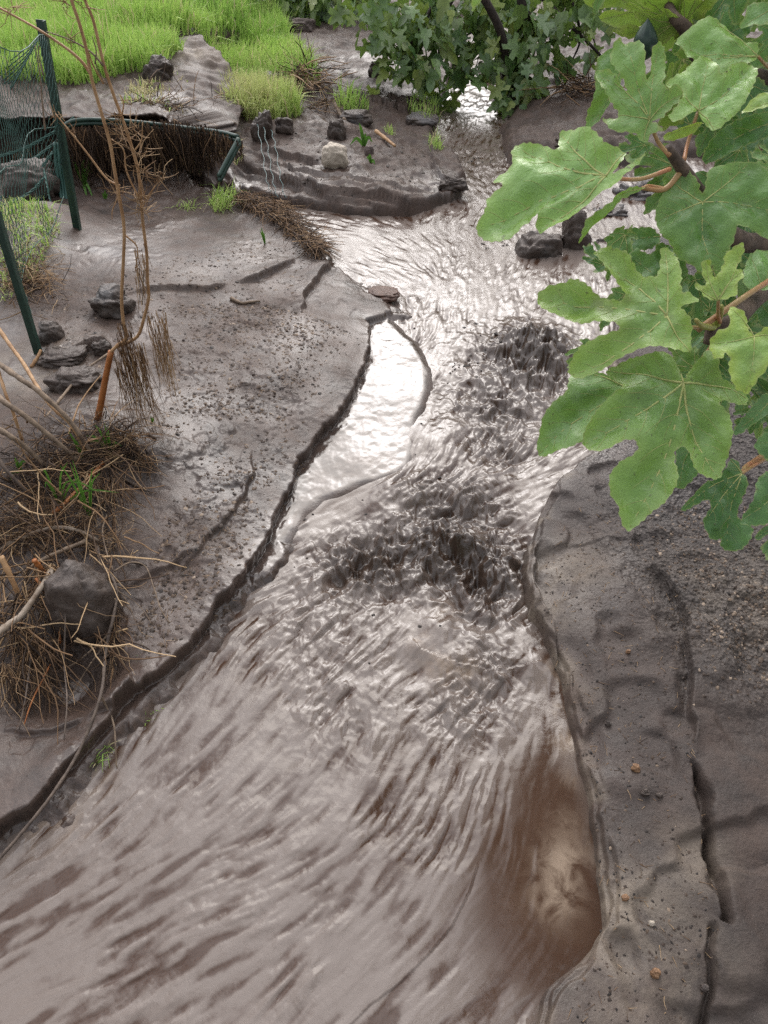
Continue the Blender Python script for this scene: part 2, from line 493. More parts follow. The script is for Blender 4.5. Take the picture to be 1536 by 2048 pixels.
def mud_material():
    M = Mat("wet_volcanic_mud")
    sep = M.new("ShaderNodeSeparateColor")
    M.l.new(M.attr("mask").outputs["Color"], sep.inputs["Color"])
    silt, wet, grav = sep.outputs[0], sep.outputs[1], sep.outputs[2]
    big = M.noise(2.3, 4, 0.55)
    mid = M.noise(14, 5, 0.6)
    fine = M.noise(130, 4, 0.65)
    vor = M.new("ShaderNodeTexVoronoi", {"Scale": 110.0})
    M.l.new(M.obj(), vor.inputs["Vector"])
    base = M.mix(M.ramp(M.math('ADD', M.math('MULTIPLY', big, .6), M.math('MULTIPLY', mid, .4)), [(0.32, (0, 0, 0)), (0.66, (1, 1, 1))]), MUD_DARK, MUD_LIGHT)
    base = M.mix(M.ramp(mid, [(0.35, (0, 0, 0)), (0.7, (1, 1, 1))]), base, M.mix(0.5, base, MUD_RED))
    base = M.mix(M.math('MULTIPLY', M.ramp(fine, [(0.5, (0, 0, 0)), (0.75, (1, 1, 1))]), 0.45), base, (0.012, 0.009, 0.008))
    gcol = M.ramp(vor.outputs["Color"], [(0.0, (0.012, 0.010, 0.010)), (0.55, (0.055, 0.045, 0.042)), (1.0, (0.17, 0.145, 0.13))])
    base = M.mix(M.math('MULTIPLY', grav, 0.8), base, gcol)
    slate = M.attr('mask').outputs['Alpha']
    base = M.mix(M.math('MULTIPLY', slate, 0.55), base, M.mix(mid, (0.020, 0.0175, 0.0172), (0.050, 0.044, 0.043)))
    sn = M.ramp(M.noise(9, 5, 0.7, dist=0.5), [(0.4, (0, 0, 0)), (0.62, (1, 1, 1))])
    base = M.mix(M.math('MULTIPLY', silt, M.math('ADD', M.math('MULTIPLY', sn, 0.75), 0.2)), base, (0.19, 0.155, 0.12))
    rough = M.lerp(M.math('ADD', M.math('MULTIPLY', mid, 0.6), M.math('MULTIPLY', fine, 0.4)), 0.36, 0.72)
    rough = M.math('MULTIPLY', rough, M.lerp(wet, 1.15, 0.26))
    n = M.bump(mid, 0.004, M.lerp(wet, 0.5, 0.08))
    n = M.bump(fine, 0.0028, M.lerp(wet, 0.95, 0.10), n)
    n = M.bump(vor.outputs["Distance"], 0.006, M.math('MULTIPLY', grav, 0.9), n)
    return M.set(Base_Color=base, Roughness=rough, Normal=n, IOR=1.45, Specular_IOR_Level=M.lerp(wet, 0.38, 0.8))
MUD_DARK, MUD_LIGHT, MUD_RED = (0.027, 0.0190, 0.0155), (0.084, 0.059, 0.048), (0.074, 0.044, 0.031)

SILT = np.clip(sum(a*gauss(GX, GY, P(px, py, .05), r) for px, py, r, a in
                   [(1130, 1130, .10, .8), (1110, 1220, .07, .8), (1210, 1760, .09, .9), (1290, 1950, .14, .8), (1390, 1720, .07, .6), (1180, 1400, .05, .4), (1480, 1200, .2, .55),
                    (330, 210, .22, .7), (350, 215, .18, .5), (60, 790, .2, .8), (350, 600, .15, .2)]), 0, 1)
SLATE = ss(-0.01, 0.05, D_RB)*(0.75+0.25*fbm(GX, GY, 0.2, 3, 113))
SILT = np.maximum(SILT, 0.75*ss(0.05, 0.012, D_RB)*ss(-0.03, 0.004, D_RB)*ss(-0.2, 0.4, fbm(GX, GY, 0.08, 2, 111)))
WET = np.clip(0.26 + 0.30*ss(0.06, 0.0, D_LB)*(D_LB > -0.05) + 1.0*ss(-0.01, 0.03, D_SH)*(D_LB < -0.004) + 0.32*fbm(GX, GY, 0.3, 4, 121)
              + 0.28*sum(gauss(GX, GY, P(px, py, .1), r) for px, py, r in
                        [(700, 600, .25), (300, 800, .25), (720, 130, .5), (600, 140, .5), (340, 210, .2), (900, 345, .25),
                         (430, 950, .25), (350, 1200, .15)]) - 0.35*ss(0.03, 0.25, D_RB) - 0.30*ss(4.3, 5.2, GY), 0, 1)
gq = (np.arange(NY-1)[:, None]*NX+np.arange(NX-1)[None, :]).ravel()
g_quads = np.stack([gq, gq+1, gq+1+NX, gq+NX], 1)
gm = np_mesh("ground", np.stack([MXs, MYs, GZ], 1), g_quads)
set_attr(gm, "mask", np.stack([SILT, WET, np.maximum(GRAV, 0.18*CRP), SLATE], 1))
ground = structure(link("ground", gm, mud_material()))

# ---- the flow of the stream: directions read along it, spread between by distance
FLOW = [(950, 200, -10, 100), (935, 290, 0, 100), (945, 340, -15, 100), (900, 420, -20, 100), (700, 440, 100, 22), (620, 410, 100, 25), (800, 520, 90, 45),
        (930, 520, 30, 100), (1050, 560, -20, 100), (960, 620, 20, 100), (1010, 700, -25, 100), (1080, 760, -50, 100), (980, 850, -60, 90), (880, 900, -70, 80),
        (1020, 960, -90, 60), (880, 1040, -90, 50), (760, 1050, -100, 55), (700, 1180, -100, 70), (900, 1120, -90, 50), (1000, 1200, -60, 60), (950, 1300, -80, 50),
        (600, 1300, -90, 80), (400, 1500, -90, 80), (200, 1800, -100, 75), (600, 1700, -100, 80), (760, 1600, -75, 100), (900, 1600, -55, 100), (1040, 1500, -55, 100),
        (850, 1900, -70, 100), (1100, 1760, -15, 100), (300, 1420, -65, 100), (950, 1950, -60, 100), (1125, 1440, 25, 100), (430, 1330, -70, 100), (1000, 1420, -60, 90)]
fp, fd = [], []
for (a, b, c, d) in FLOW:
    q0, q1 = P(a, b, 0), P(a+c*0.15, b+d*0.15, 0)
    v = (q1-q0)[:2]
    fp.append(q0[:2])
    fd.append(v/np.hypot(*v))
CELL = 0.0035
lx0, lx1, ly0, ly1 = -2.0, 2.2, 0.1, 9.0
# (past the end of this patch the stream is only a few pixels)
LNX, LNY = int((lx1-lx0)/CELL), int((ly1-ly0)/CELL)
cx, cy = np.meshgrid(np.linspace(lx0, lx1, LNX//8), np.linspace(ly0, ly1, LNY//8))
ax, ay, aw = np.zeros_like(cx), np.zeros_like(cx), np.zeros_like(cx)
for p, d in zip(fp, fd):
    w = 1.0/((cx-p[0])**2+(cy-p[1])**2+0.004)**1.6
    ax += w*d[0]; ay += w*d[1]
ang = fbm(cx.ravel(), cy.ravel(), 0.30, 3, 131).reshape(cx.shape)*0.28
L_ = np.hypot(ax, ay)
ax, ay = ax/L_, ay/L_
ax, ay = ax*np.cos(ang)-ay*np.sin(ang), ax*np.sin(ang)+ay*np.cos(ang)
def upsample(a, ny, nx):
    iy, ix = np.linspace(0, a.shape[0]-1.001, ny), np.linspace(0, a.shape[1]-1.001, nx)
    y0, x0 = iy.astype(int), ix.astype(int)
    ty, tx = (iy-y0)[:, None], (ix-x0)[None, :]
    return (a[y0][:, x0]*(1-ty)*(1-tx)+a[y0][:, x0+1]*(1-ty)*tx+a[y0+1][:, x0]*ty*(1-tx)+a[y0+1][:, x0+1]*ty*tx)
def lic(ny, nx, steps, seed, blur=1, soft=1):
    """white noise drawn out along the flow"""
    r = np.random.RandomState(seed)
    n = r.rand(ny, nx).astype(np.float32)-0.5
    for _ in range(blur):
        n = (n+np.roll(n, 1, 0)+np.roll(n, -1, 0)+np.roll(n, 1, 1)+np.roll(n, -1, 1))/5
    dx, dy = upsample(ax, ny, nx).astype(np.float32), upsample(ay, ny, nx).astype(np.float32)
    yy, xx = np.meshgrid(np.arange(ny, dtype=np.float32), np.arange(nx, dtype=np.float32), indexing='ij')
    acc = n.copy()
    for sg in (1, -1):
        x, y = xx.copy(), yy.copy()
        for k in range(steps):
            ix, iy = np.clip(x, 0, nx-1).astype(np.int32), np.clip(y, 0, ny-1).astype(np.int32)
            x += sg*dx[iy, ix]; y += sg*dy[iy, ix]
            ix, iy = np.clip(x, 0, nx-1).astype(np.int32), np.clip(y, 0, ny-1).astype(np.int32)
            acc += n[iy, ix]*(1-k/steps)
    for _ in range(soft):
        acc = (2*acc+np.roll(acc, 1, 0)+np.roll(acc, -1, 0)+np.roll(acc, 1, 1)+np.roll(acc, -1, 1))/6
    acc -= acc.mean()
    return acc/acc.std()
L_fine = lic(LNY, LNX, 9, 1, 1)
L_mid = lic(LNY//3, LNX//3, 12, 2, 1)
L_small = lic(LNY*10//17, LNX*10//17, 9, 4, 1)
L_big = lic(LNY//8, LNX//8, 10, 3, 2)
def bil(a, x, y):
    ny, nx = a.shape
    fx = np.clip((x-lx0)/(lx1-lx0)*(nx-1), 0, nx-1.001)
    fy = np.clip((y-ly0)/(ly1-ly0)*(ny-1), 0, ny-1.001)
    ix, iy = fx.astype(int), fy.astype(int)
    tx, ty = fx-ix, fy-iy
    return a[iy, ix]*(1-tx)*(1-ty)+a[iy, ix+1]*tx*(1-ty)+a[iy+1, ix]*(1-tx)*ty+a[iy+1, ix+1]*tx*ty

def spots(lst, h=0.0):
    return sum(a*gauss(GX, GY, P(px, py, h), r) for px, py, r, a in lst)
ROUGHW = spots([(1060, 710, .21, 2.1), (1000, 810, .2, 1.2), (860, 1000, .12, 0.9), (960, 1010, .12, 1.0), (880, 1100, .14, 1.7), (1000, 1130, .12, 1.6), (760, 1120, .14, 1.2),
                (960, 1210, .10, .9), (980, 1330, .09, .9), (640, 1250, .14, .4), (700, 1130, .12, .8), (1000, 900, .10, .8), (930, 1420, .10, .6), (1000, 320, .4, .25), (960, 200, .5, .2), (700, 1420, .15, .3)])
CALM = spots([(1090, 1720, .15, 1.0), (1110, 1590, .08, .8), (1060, 1540, .06, .6), (1010, 1700, .07, .4), (1010, 1850, .12, .6), (1140, 1830, .08, 1.0), (1110, 1930, .1, .8), (860, 860, .08, .3)])
NEAR = ss(1.55, 0.9, GY)*ss(0.15, -0.1, GX)
A = np.clip(0.78+0.55*ROUGHW-0.95*CALM, 0.03, 2.0)
far_s = 1.0/(1+0.25*np.maximum(GY-1.5, 0))
patchy = 0.35+0.9*ss(-0.5, 0.5, fbm(GX, GY, 0.16, 3, 143))
WZ = -0.002 + far_s*A*(0.0012*(1+0.3*NEAR)*bil(L_big, GX, GY) + (0.0015+0.0006*np.clip(ROUGHW, 0, 1.5))*bil(L_mid, GX, GY)*patchy) + patchy*(0.06+0.9*A)*((1-0.15*NEAR)*0.0015*bil(L_small, GX, GY) + (1-0.2*NEAR)*0.0009*bil(L_fine, GX, GY))
qx, qy = GX+0.02*fbm(GX, GY, 0.06, 2, 146), GY+0.02*fbm(GX, GY, 0.06, 2, 147)
WZ += np.clip(ROUGHW, 0, 1.8)*(patchy*(0.0012*bil(L_mid, GX, GY)+0.0020*bil(L_small, GX, GY))+0.013*fbm(qx*1.3+qy*.5, qy*.8-qx*.3, 0.070, 4, 144, .48)-0.006*np.abs(fbm(qx*1.2, qy*.8, 0.045, 2, 148)))
WZ += np.clip(ROUGHW, 0, 2.2)*(0.010*fbm(GX, GY, 0.12, 3, 141) - 0.012*np.abs(fbm(GX, GY, 0.07, 3, 142)))
# standing waves and little falls
WZ += spots([(1062, 700, .14, .075), (1100, 720, .10, .03), (990, 760, .10, .02), (860, 960, .09, .018), (780, 985, .09, .02), (960, 985, .10, .018), (880, 1100, .14, .03),
             (900, 1010, .07, -.012), (1000, 1060, .08, -.02), (900, 1180, .08, -.02), (880, 1255, .05, .018), (960, 1290, .08, .022), (960, 1345, .05, -.012), (830, 1330, .06, -.015), (880, 880, .12, .02)])
fl, _, _, ft = seg_dist(GX, GY, poly([(1110, 1318), (1050, 1332), (980, 1338), (900, 1325), (840, 1300), (822, 1270)], 0.0), False, 0.3)
WZ += np.where(np.abs(fl) < 0.3, 0.016*np.exp(-(fl/0.05)**2)*ss(0, .15, ft)*ss(0, .15, 1-ft)*np.where(fl > 0, 1, 0.6), 0)
wk, _, _, wt = seg_dist(GX, GY, poly([(960, 1715), (940, 1780), (905, 1850), (860, 1905), (800, 1965), (740, 2010), (690, 2060)], 0.0), False, 0.2)
WZ += np.where(np.abs(wk) < 0.2, 0.0016*np.exp(-np.abs(wk)/0.03)*np.where(wk > 0, -0.6, 1.0)*ss(0, .1, wt), 0)
WZ -= 0.004*ss(6, 20, GY)
need = H < 0.045+WZ*0
need &= (GY > 0.0) & (GY < 40)
nm = need.reshape(NY, NX)
qm = nm[:-1, :-1] & nm[1:, :-1] & nm[:-1, 1:] & nm[1:, 1:]
wq = g_quads[qm.ravel()]
used = np.unique(wq)
remap = np.full(NY*NX, -1)
remap[used] = np.arange(len(used))
wmesh = np_mesh("stream", np.stack([GX, GY, S*GY+WZ], 1)[used], remap[wq])
WSILT = np.clip(spots([(1135, 1640, .035, .35), (1130, 1720, .05, .95), (1110, 1790, .05, .9), (1140, 1560, .02, .8), (1135, 1480, .03, .9), (1118, 1420, .02, .8), (870, 1330, .05, .6),
                       (930, 1345, .05, .7), (840, 1280, .025, .9), (880, 1220, .04, .5), (1110, 1345, .03, .7), (120, 1640, .06, .5), (200, 1560, .04, .4), (20, 1660, .07, .6)]), 0, 1)
SKY_STREAKS = ss(-1.5, 0.25, 0.45*bil(L_mid, GX, GY)+0.75*bil(L_small, GX, GY)+0.35*bil(L_fine, GX, GY)+0.45*fbm(GX, GY, 0.22, 3, 161))*(1-np.clip(CALM, 0, 1))  # grey sky reflection drawn out along the flow, painted into the water colour
set_attr(wmesh, "mask", np.stack([WSILT, np.clip(ROUGHW/2, 0, 1), SKY_STREAKS, np.clip(A-0.25, 0, 1)*(1-0.5*NEAR)], 1)[used])
def water_material():
    M = Mat("muddy_water")
    sep = M.new("ShaderNodeSeparateColor")
    M.l.new(M.attr("mask").outputs["Color"], sep.inputs["Color"])
    silt, turb, sky_streaks = sep.outputs
    big = M.noise(5, 4, 0.6)
    base = M.mix(big, (0.036, 0.0175, 0.0105), (0.066, 0.037, 0.024))
    base = M.mix(M.math('MULTIPLY', sky_streaks, 0.92), base, (0.160, 0.132, 0.116))  # pale streaks in the base colour stand in for reflected sky
    base = M.mix(turb, base, (0.040, 0.025, 0.017))
    sn = M.ramp(M.noise(17, 4, 0.6, dist=0.9), [(0.38, (0, 0, 0)), (0.6, (1, 1, 1))])
    base = M.mix(M.math('MULTIPLY', silt, M.math('ADD', M.math('MULTIPLY', sn, 0.9), 0.05)), base, (0.235, 0.18, 0.135))
    act = M.attr('mask').outputs['Alpha']
    f1 = M.noise(70, 3, 0.6, dist=0.4)
    f2 = M.noise(240, 2, 0.6)
    n = M.bump(f1, 0.0022, M.lerp(act, 0.03, 0.45))
    n = M.bump(f2, 0.0009, M.lerp(act, 0.03, 0.6), n)
    return M.set(Base_Color=base, Roughness=M.lerp(turb, 0.15, 0.12), Normal=n, IOR=1.45, Specular_IOR_Level=M.lerp(turb, 0.52, 0.70))
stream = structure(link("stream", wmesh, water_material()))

# ------------------------------------------------------------------ unseen hills, added to block the low sky
def unseen_hills():
    na, nr = 160, 14
    a = np.linspace(0, 2*np.pi, na, endpoint=False)
    co = []
    for j in range(nr):
        r = 45+j*9.0
        t = j/(nr-1)
        z = -1.0+(ss(0, 1, np.full(na, t)))*(42+9*np.sin(a*2+1.0)+5*fbm(np.cos(a)*8, np.sin(a)*8, 3, 3, 200)) + 1.5*fbm(np.cos(a)*r, np.sin(a)*r, 9, 3, 201)*t
        co.append(np.stack([np.cos(a)*r, np.sin(a)*r, z], 1))
    co = np.concatenate(co)
    q = []
    for j in range(nr-1):
        for i in range(na):
            k = (i+1) % na
            q.append((j*na+i, (j+1)*na+i, (j+1)*na+k, j*na+k))
    me = np_mesh("unseen_hills", co, np.array(q))
    M = Mat("unseen_hill_scrub")
    col = M.ramp(M.noise(0.25, 6, 0.7), [(0.35, (0.020, 0.030, 0.014)), (0.55, (0.045, 0.062, 0.026)), (0.75, (0.075, 0.066, 0.045))])
    structure(link("unseen_hills", me, M.set(Base_Color=col, Roughness=0.9)))
unseen_hills()

# ------------------------------------------------------------------ mesh collector
class MB:
    def __init__(self):
        self.v, self.f, self.c = [], [], []
    def tube(self, pts, radii, n=6, cap=True, squash=1.0):
        pts = [np.asarray(p, float) for p in pts]
        if not hasattr(radii, '__len__'):
            radii = [radii]*len(pts)
        t0 = pts[1]-pts[0]
        up = np.array([0, 0, 1.0]) if abs(t0[2]) < 0.9*np.linalg.norm(t0) else np.array([1.0, 0, 0])
        base = len(self.v)
        for i, p in enumerate(pts):
            t = pts[min(i+1, len(pts)-1)]-pts[max(i-1, 0)]
            t = t/(np.linalg.norm(t)+1e-12)
            a = np.cross(t, up)
            a /= np.linalg.norm(a)+1e-12
            b = np.cross(a, t)
            up = b
            for k in range(n):
                w = 2*math.pi*k/n
                self.v.append(p+radii[i]*(math.cos(w)*a+squash*math.sin(w)*b))
        for i in range(len(pts)-1):
            for k in range(n):
                k2 = (k+1) % n
                self.f.append((base+i*n+k, base+i*n+k2, base+(i+1)*n+k2, base+(i+1)*n+k))
        if cap:
            self.f.append(tuple(base+k for k in range(n))[::-1])
            self.f.append(tuple(base+(len(pts)-1)*n+k for k in range(n)))
        return self
    def build(self, name, mat, parent=None, smooth=True, attr=None):
        me = bpy.data.meshes.new(name)
        me.from_pydata([tuple(v) for v in self.v], [], self.f)
        if smooth:
            me.polygons.foreach_set("use_smooth", np.ones(len(me.polygons), bool))
        me.update()
        return link(name, me, mat, parent)
def spline(pts, n=6):
    """Catmull-Rom through the points"""
    p = [np.asarray(q, float) for q in pts]
    p = [2*p[0]-p[1]]+p+[2*p[-1]-p[-2]]
    out = []
    for i in range(1, len(p)-2):
        for k in range(n):
            t = k/n
            out.append(0.5*((2*p[i])+(-p[i-1]+p[i+1])*t+(2*p[i-1]-5*p[i]+4*p[i+1]-p[i+2])*t*t+(-p[i-1]+3*p[i]-3*p[i+1]+p[i+2])*t**3))
    out.append(p[-2])
    return out
def taper(r0, r1, n, p=1.0):
    return [r0+(r1-r0)*(i/(n-1))**p for i in range(n)]
def empty(name, loc=(0, 0, 0)):
    o = bpy.data.objects.new(name, None)
    COL.objects.link(o)
    o.location = tuple(loc)
    bpy.context.view_layer.update()
    return o
def adopt(root, *objs):
    """parent parts to their thing without moving them"""
    for o in objs:
        o.parent = root
        o.matrix_parent_inverse = Matrix.Translation(-Vector(root.location))
RND = random.Random(7)
LEAF_DARK, LEAF_LIGHT, LEAF_YELLOW = (0.034, 0.128, 0.030), (0.195, 0.400, 0.098), (0.36, 0.48, 0.055)
CROWN_TOP = [((1.0, 0.9, 2.2), (.35, .35, .2), 60), ((1.2, 0.5, 2.1), (.35, .35, .2), 60), ((1.25, 1.4, 2.4), (.4, .4, .25), 60), ((1.1, 1.2, 2.0), (.35, .4, .3), 40), ((1.35, 1.7, 2.2), (.4, .4, .35), 40), ((1.3, 1.2, 1.55), (.25, .3, .3), 30), ((1.45, 0.9, 1.3), (.25, .25, .3), 25), ((.95, 1.9, 2.2), (.4, .3, .25), 30)]  # leading clumps added out of view to shade the right bank
for (_x, _y, _z, _n) in [(1060, 1480, 1.85, 26), (1150, 1480, 1.95, 40), (1120, 1560, 1.8, 34), (1170, 1620, 1.85, 44), (1090, 1640, 1.9, 40), (1060, 1720, 1.95, 44), (1130, 1740, 1.85, 44), (1180, 1800, 1.9, 40), (1080, 1830, 2.0, 40), (1130, 1900, 1.95, 36), (1010, 1640, 1.9, 12), (1010, 1760, 2.0, 16)]:
    _p = P(_x, _y, 0.0)
    _d = _p-CAM
    CROWN_TOP.append((tuple(_p+np.array([_d[0], _d[1], -_d[2]])*(_z/-_d[2])), (.13, .13, .10), _n))

# ------------------------------------------------------------------ the near fig tree on the right
def leaf_material(name, dark, light, yellow, back):
    M = Mat(name)
    sep = M.new("ShaderNodeSeparateColor")
    M.l.new(M.attr("tone").outputs["Color"], sep.inputs["Color"])
    pale, yel, edge = sep.outputs[0], sep.outputs[1], sep.outputs[2]
    n1 = M.noise(26, 4, 0.6)
    n2 = M.noise(420, 3, 0.6)
    c = M.mix(M.math('ADD', M.math('MULTIPLY', M.ramp(n1, [(0.3, (0, 0, 0)), (0.7, (1, 1, 1))]), 0.5), M.math('MULTIPLY', pale, 0.75), True), dark, light)
    c = M.mix(M.math('MULTIPLY', yel, M.math('ADD', M.math('MULTIPLY', edge, 0.75), 0.25)), c, yellow)
    c = M.mix(M.math('MULTIPLY', M.ramp(n2, [(0.55, (0, 0, 0)), (0.75, (1, 1, 1))]), 0.22), c, dark)
    rim = M.attr('tone').outputs['Alpha']
    c = M.mix(M.math('MULTIPLY', M.ramp(rim, [(0.55, (0, 0, 0)), (0.95, (1, 1, 1))]), 0.65), c, (0.30, 0.36, 0.12))
    brown = M.ramp(M.noise(17, 3, 0.5), [(0.66, (0, 0, 0)), (0.74, (1, 1, 1))])
    c = M.mix(M.math('MULTIPLY', brown, 0.45), c, (0.10, 0.070, 0.035))
    spot = M.ramp(M.noise(150, 2, 0.5), [(0.70, (0, 0, 0)), (0.74, (1, 1, 1))])
    c = M.mix(M.math('MULTIPLY', spot, 0.6), c, (0.045, 0.030, 0.018))
    geo = M.new("ShaderNodeNewGeometry")
    c = M.mix(M.math('MULTIPLY', geo.outputs["Backfacing"], 0.7), c, back)
    nn = M.bump(n2, 0.0006, 0.45)
    nn = M.bump(M.noise(75, 4, 0.65), 0.0030, 0.6, nn)
    M.set(Base_Color=c, Roughness=M.lerp(n1, 0.24, 0.42), Normal=nn, Specular_IOR_Level=0.75)
    tr = M.new("ShaderNodeBsdfTranslucent")
    M.l.new(M.mix(0.55, c, (0.16, 0.26, 0.02)), tr.inputs["Color"])
    mx_ = M.new("ShaderNodeMixShader", {"Fac": 0.30})
    M.l.new(M.b.outputs[0], mx_.inputs[1])
    M.l.new(tr.outputs[0], mx_.inputs[2])
    M.l.new(mx_.outputs[0], M.out.inputs["Surface"])
    return M.m
LEAF = leaf_material("fig_leaf", LEAF_DARK, LEAF_LIGHT, LEAF_YELLOW, (0.13, 0.19, 0.085))
def plain(name, c1, c2, scale, rough=0.6, bump=0.0, spec=0.4):
    M = Mat(name)
    n = M.noise(scale, 4, 0.6)
    kw = dict(Base_Color=M.mix(M.ramp(n, [(0.35, (0, 0, 0)), (0.65, (1, 1, 1))]), c1, c2), Roughness=rough, Specular_IOR_Level=spec)
    if bump:
        kw["Normal"] = M.bump(n, bump, 0.8)
    return M.set(**kw)
VEIN = plain("leaf_vein", (0.29, 0.33, 0.11), (0.40, 0.41, 0.16), 60, 0.5)
PETI = plain("petiole", (0.30, 0.22, 0.09), (0.34, 0.15, 0.07), 30, 0.45)
BARK = plain("fig_bark", (0.045, 0.032, 0.024), (0.12, 0.085, 0.062), 60, 0.8, 0.002)
YOUNG = plain("young_shoot", (0.22, 0.26, 0.05), (0.30, 0.26, 0.08), 60, 0.5)

def inside(poly_, x, y):
    c = False
    n = len(poly_)
    j = n-1
    for i in range(n):
        a, b = poly_[i], poly_[j]
        if (a[1] > y) != (b[1] > y) and x < (b[0]-a[0])*(y-a[1])/(b[1]-a[1])+a[0]:
            c = not c
        j = i
    return c
def chaikin(p, it=1):
    for _ in range(it):
        q = []
        for i in range(len(p)):
            a, b = np.array(p[i]), np.array(p[(i+1) % len(p)])
            q += [0.78*a+0.22*b, 0.22*a+0.78*b]
        p = q
    return p
fig_tree = empty("fig_tree", (1.55, 1.25, ground_h(1.55, 1.25)))
thing(fig_tree, "leafy fig tree leaning in close from the right with huge lobed green leaves", "tree")
leaf_no = [0]
def leaf(px_outline, pet, depth, tips, tilt=(0, 0), bow=0.0, curl=0.6, pale=0.3, yellow=0.3, node=None, node_depth=None, seed=0, wave=1.0, fine=True, label=None):
    """one fig blade: its outline lies on a tilted plane at its own distance, then is bowed, quilted and waved"""
    leaf_no[0] += 1
    rnd = random.Random(seed*77+leaf_no[0])
    p0 = PD(pet[0], pet[1], depth)
    view = (CAM-p0)/np.linalg.norm(CAM-p0)
    up, rt = np.array([0, 0, 1.0]), np.array([1.0, 0, 0])
    n = view+tilt[0]*rt+tilt[1]*up
    n /= np.linalg.norm(n)
    u = np.cross(up, n)
    u /= np.linalg.norm(u)
    v = np.cross(n, u)
    def flat(px, py):
        d = ray(px, py)
        q = CAM+d*((n@(p0-CAM))/(n@d))
        return np.array([(q-p0)@u, (q-p0)@v])
    pts = [flat(a, b) for a, b in px_outline]
    pts = chaikin(pts, 2 if fine else 1)
    # crenate margin
    res, acc = [], 0.0
    step = 0.0028 if fine else 0.005
    for i in range(len(pts)):
        a, b = pts[i], pts[(i+1) % len(pts)]
        L = np.linalg.norm(b-a)
        m = max(1, int(L/step))
        nx_ = np.array([b[1]-a[1], a[0]-b[0]])/(L+1e-9)
        for k in range(m):
            acc += L/m
            res.append(a+(b-a)*k/m + nx_*(0.0008*math.sin(acc*2*math.pi/0.0085+2*math.sin(acc*60))))
    out2 = res
    T = [flat(*t) for t in tips]
    vein_lines = []
    for t in T:
        side = np.array([-t[1], t[0]])*rnd.uniform(-0.08, 0.08)
        vein_lines.append([t*k/10.0*0.97+side*math.sin(math.pi*k/10.0) for k in range(11)])
    size = max(np.linalg.norm(t) for t in T)
    VL = np.array([q for l in vein_lines for q in l])
    ph = [rnd.uniform(0, 6.28) for _ in range(4)]
    def disp(q):
        q = np.asarray(q)
        dv = np.sqrt(((VL-q)**2).sum(1).min())
        r = np.linalg.norm(q)/size
        z = 0.062*size*min(dv/(0.13*size), 1.0)**1.3
        z -= curl*0.16*size*r*r
        z += bow*(q[0]**2)/size
        z += wave*0.046*size*min(r*1.6, 1)*(math.sin(q[0]/size*9+ph[0])*math.sin(q[1]/size*8+ph[1])) + wave*0.017*size*math.sin(q[0]/size*23+ph[2])*math.sin(q[1]/size*21+ph[3])
        return z
    allp = [Vector(q) for q in out2]
    no = len(allp)
    lo, hi = np.min(out2, 0), np.max(out2, 0)
    g = max(0.0045 if fine else 0.010, size/34)
    y = lo[1]
    while y < hi[1]:
        x = lo[0]
        while x < hi[0]:
            q = (x+rnd.uniform(-.25, .25)*g, y+rnd.uniform(-.25, .25)*g)
            if inside(out2, *q):
                allp.append(Vector(q))
            x += g
        y += g
    for l in vein_lines:
        for q in l[1:]:
            if inside(out2, *q):
                allp.append(Vector(q))
    vv, ee, ff, _, _, _ = delaunay_2d_cdt(allp, [], [list(range(no))], 1, 1e-6)
    mb = MB()
    arr = np.array(out2)
    tone = []
    for iv, q in enumerate(vv):
        q = np.array(q)
        mb.v.append(p0+q[0]*u+q[1]*v+disp(q)*n)
        de = np.sqrt(((arr-q)**2).sum(1).min())
        tone.append((pale, yellow, math.exp(-de/(0.12*size)), 1.0 if de < 1e-5 else 0.0))
    for f_ in ff:
        a, b, c = [np.array(vv[i]) for i in f_[:3]]
        cr = (b[0]-a[0])*(c[1]-a[1])-(b[1]-a[1])*(c[0]-a[0])
        mb.f.append(tuple(f_) if cr > 0 else tuple(f_)[::-1])
    o = mb.build("leaf", LEAF, fig_tree)
    o.matrix_parent_inverse = Matrix.Translation(-Vector(fig_tree.location))
    set_attr(o.data, "tone", np.array(tone))
    # veins stand slightly proud of the blade
    vb = MB()
    sc = size/0.14
    def lift(q, e):
        return p0+q[0]*u+q[1]*v+(disp(q)+e)*n
    for l in vein_lines:
        l2 = [q for q in l if inside(out2, *q) or np.linalg.norm(q) < 0.01]
        if len(l2) < 3:
            continue
        vb.tube([lift(q, 0.0003) for q in l2], taper(0.0013*sc, 0.00034*sc, len(l2)), 5)
        if fine:
            for k in range(2, len(l2)-2, 2):
                d = (l2[k+1]-l2[k])/np.linalg.norm(l2[k+1]-l2[k])
                for s in (1, -1):
                    an = s*rnd.uniform(0.75, 1.0)
                    dd = np.array([d[0]*math.cos(an)-d[1]*math.sin(an), d[0]*math.sin(an)+d[1]*math.cos(an)])
                    ln, q, path = 0.30*size*(1-0.6*k/len(l2)), l2[k], [l2[k]]
                    for m in range(7):
                        q = q+dd*ln/7
                        dd = dd+0.12*d
                        dd /= np.linalg.norm(dd)
                        if not inside(out2, *q):
                            break
                        path.append(q)
                    if len(path) > 2:
                        vb.tube([lift(a, 0.0001) for a in path], taper(0.00028*sc, 0.00012*sc, len(path)), 4)
    if vb.v:
        ve = vb.build("vein", VEIN, o)
    if node is not None:
        q1 = PD(node[0], node[1], node_depth or depth+0.03)
        midp = 0.5*(p0+q1)-0.01*n
        pts3 = spline([p0-0.001*n, midp, q1], 5)
        MB().tube(pts3, taper(0.0015, 0.0021, len(pts3)), 7).build("petiole", PETI, o)
    if label:
        o["label"] = label
    return o

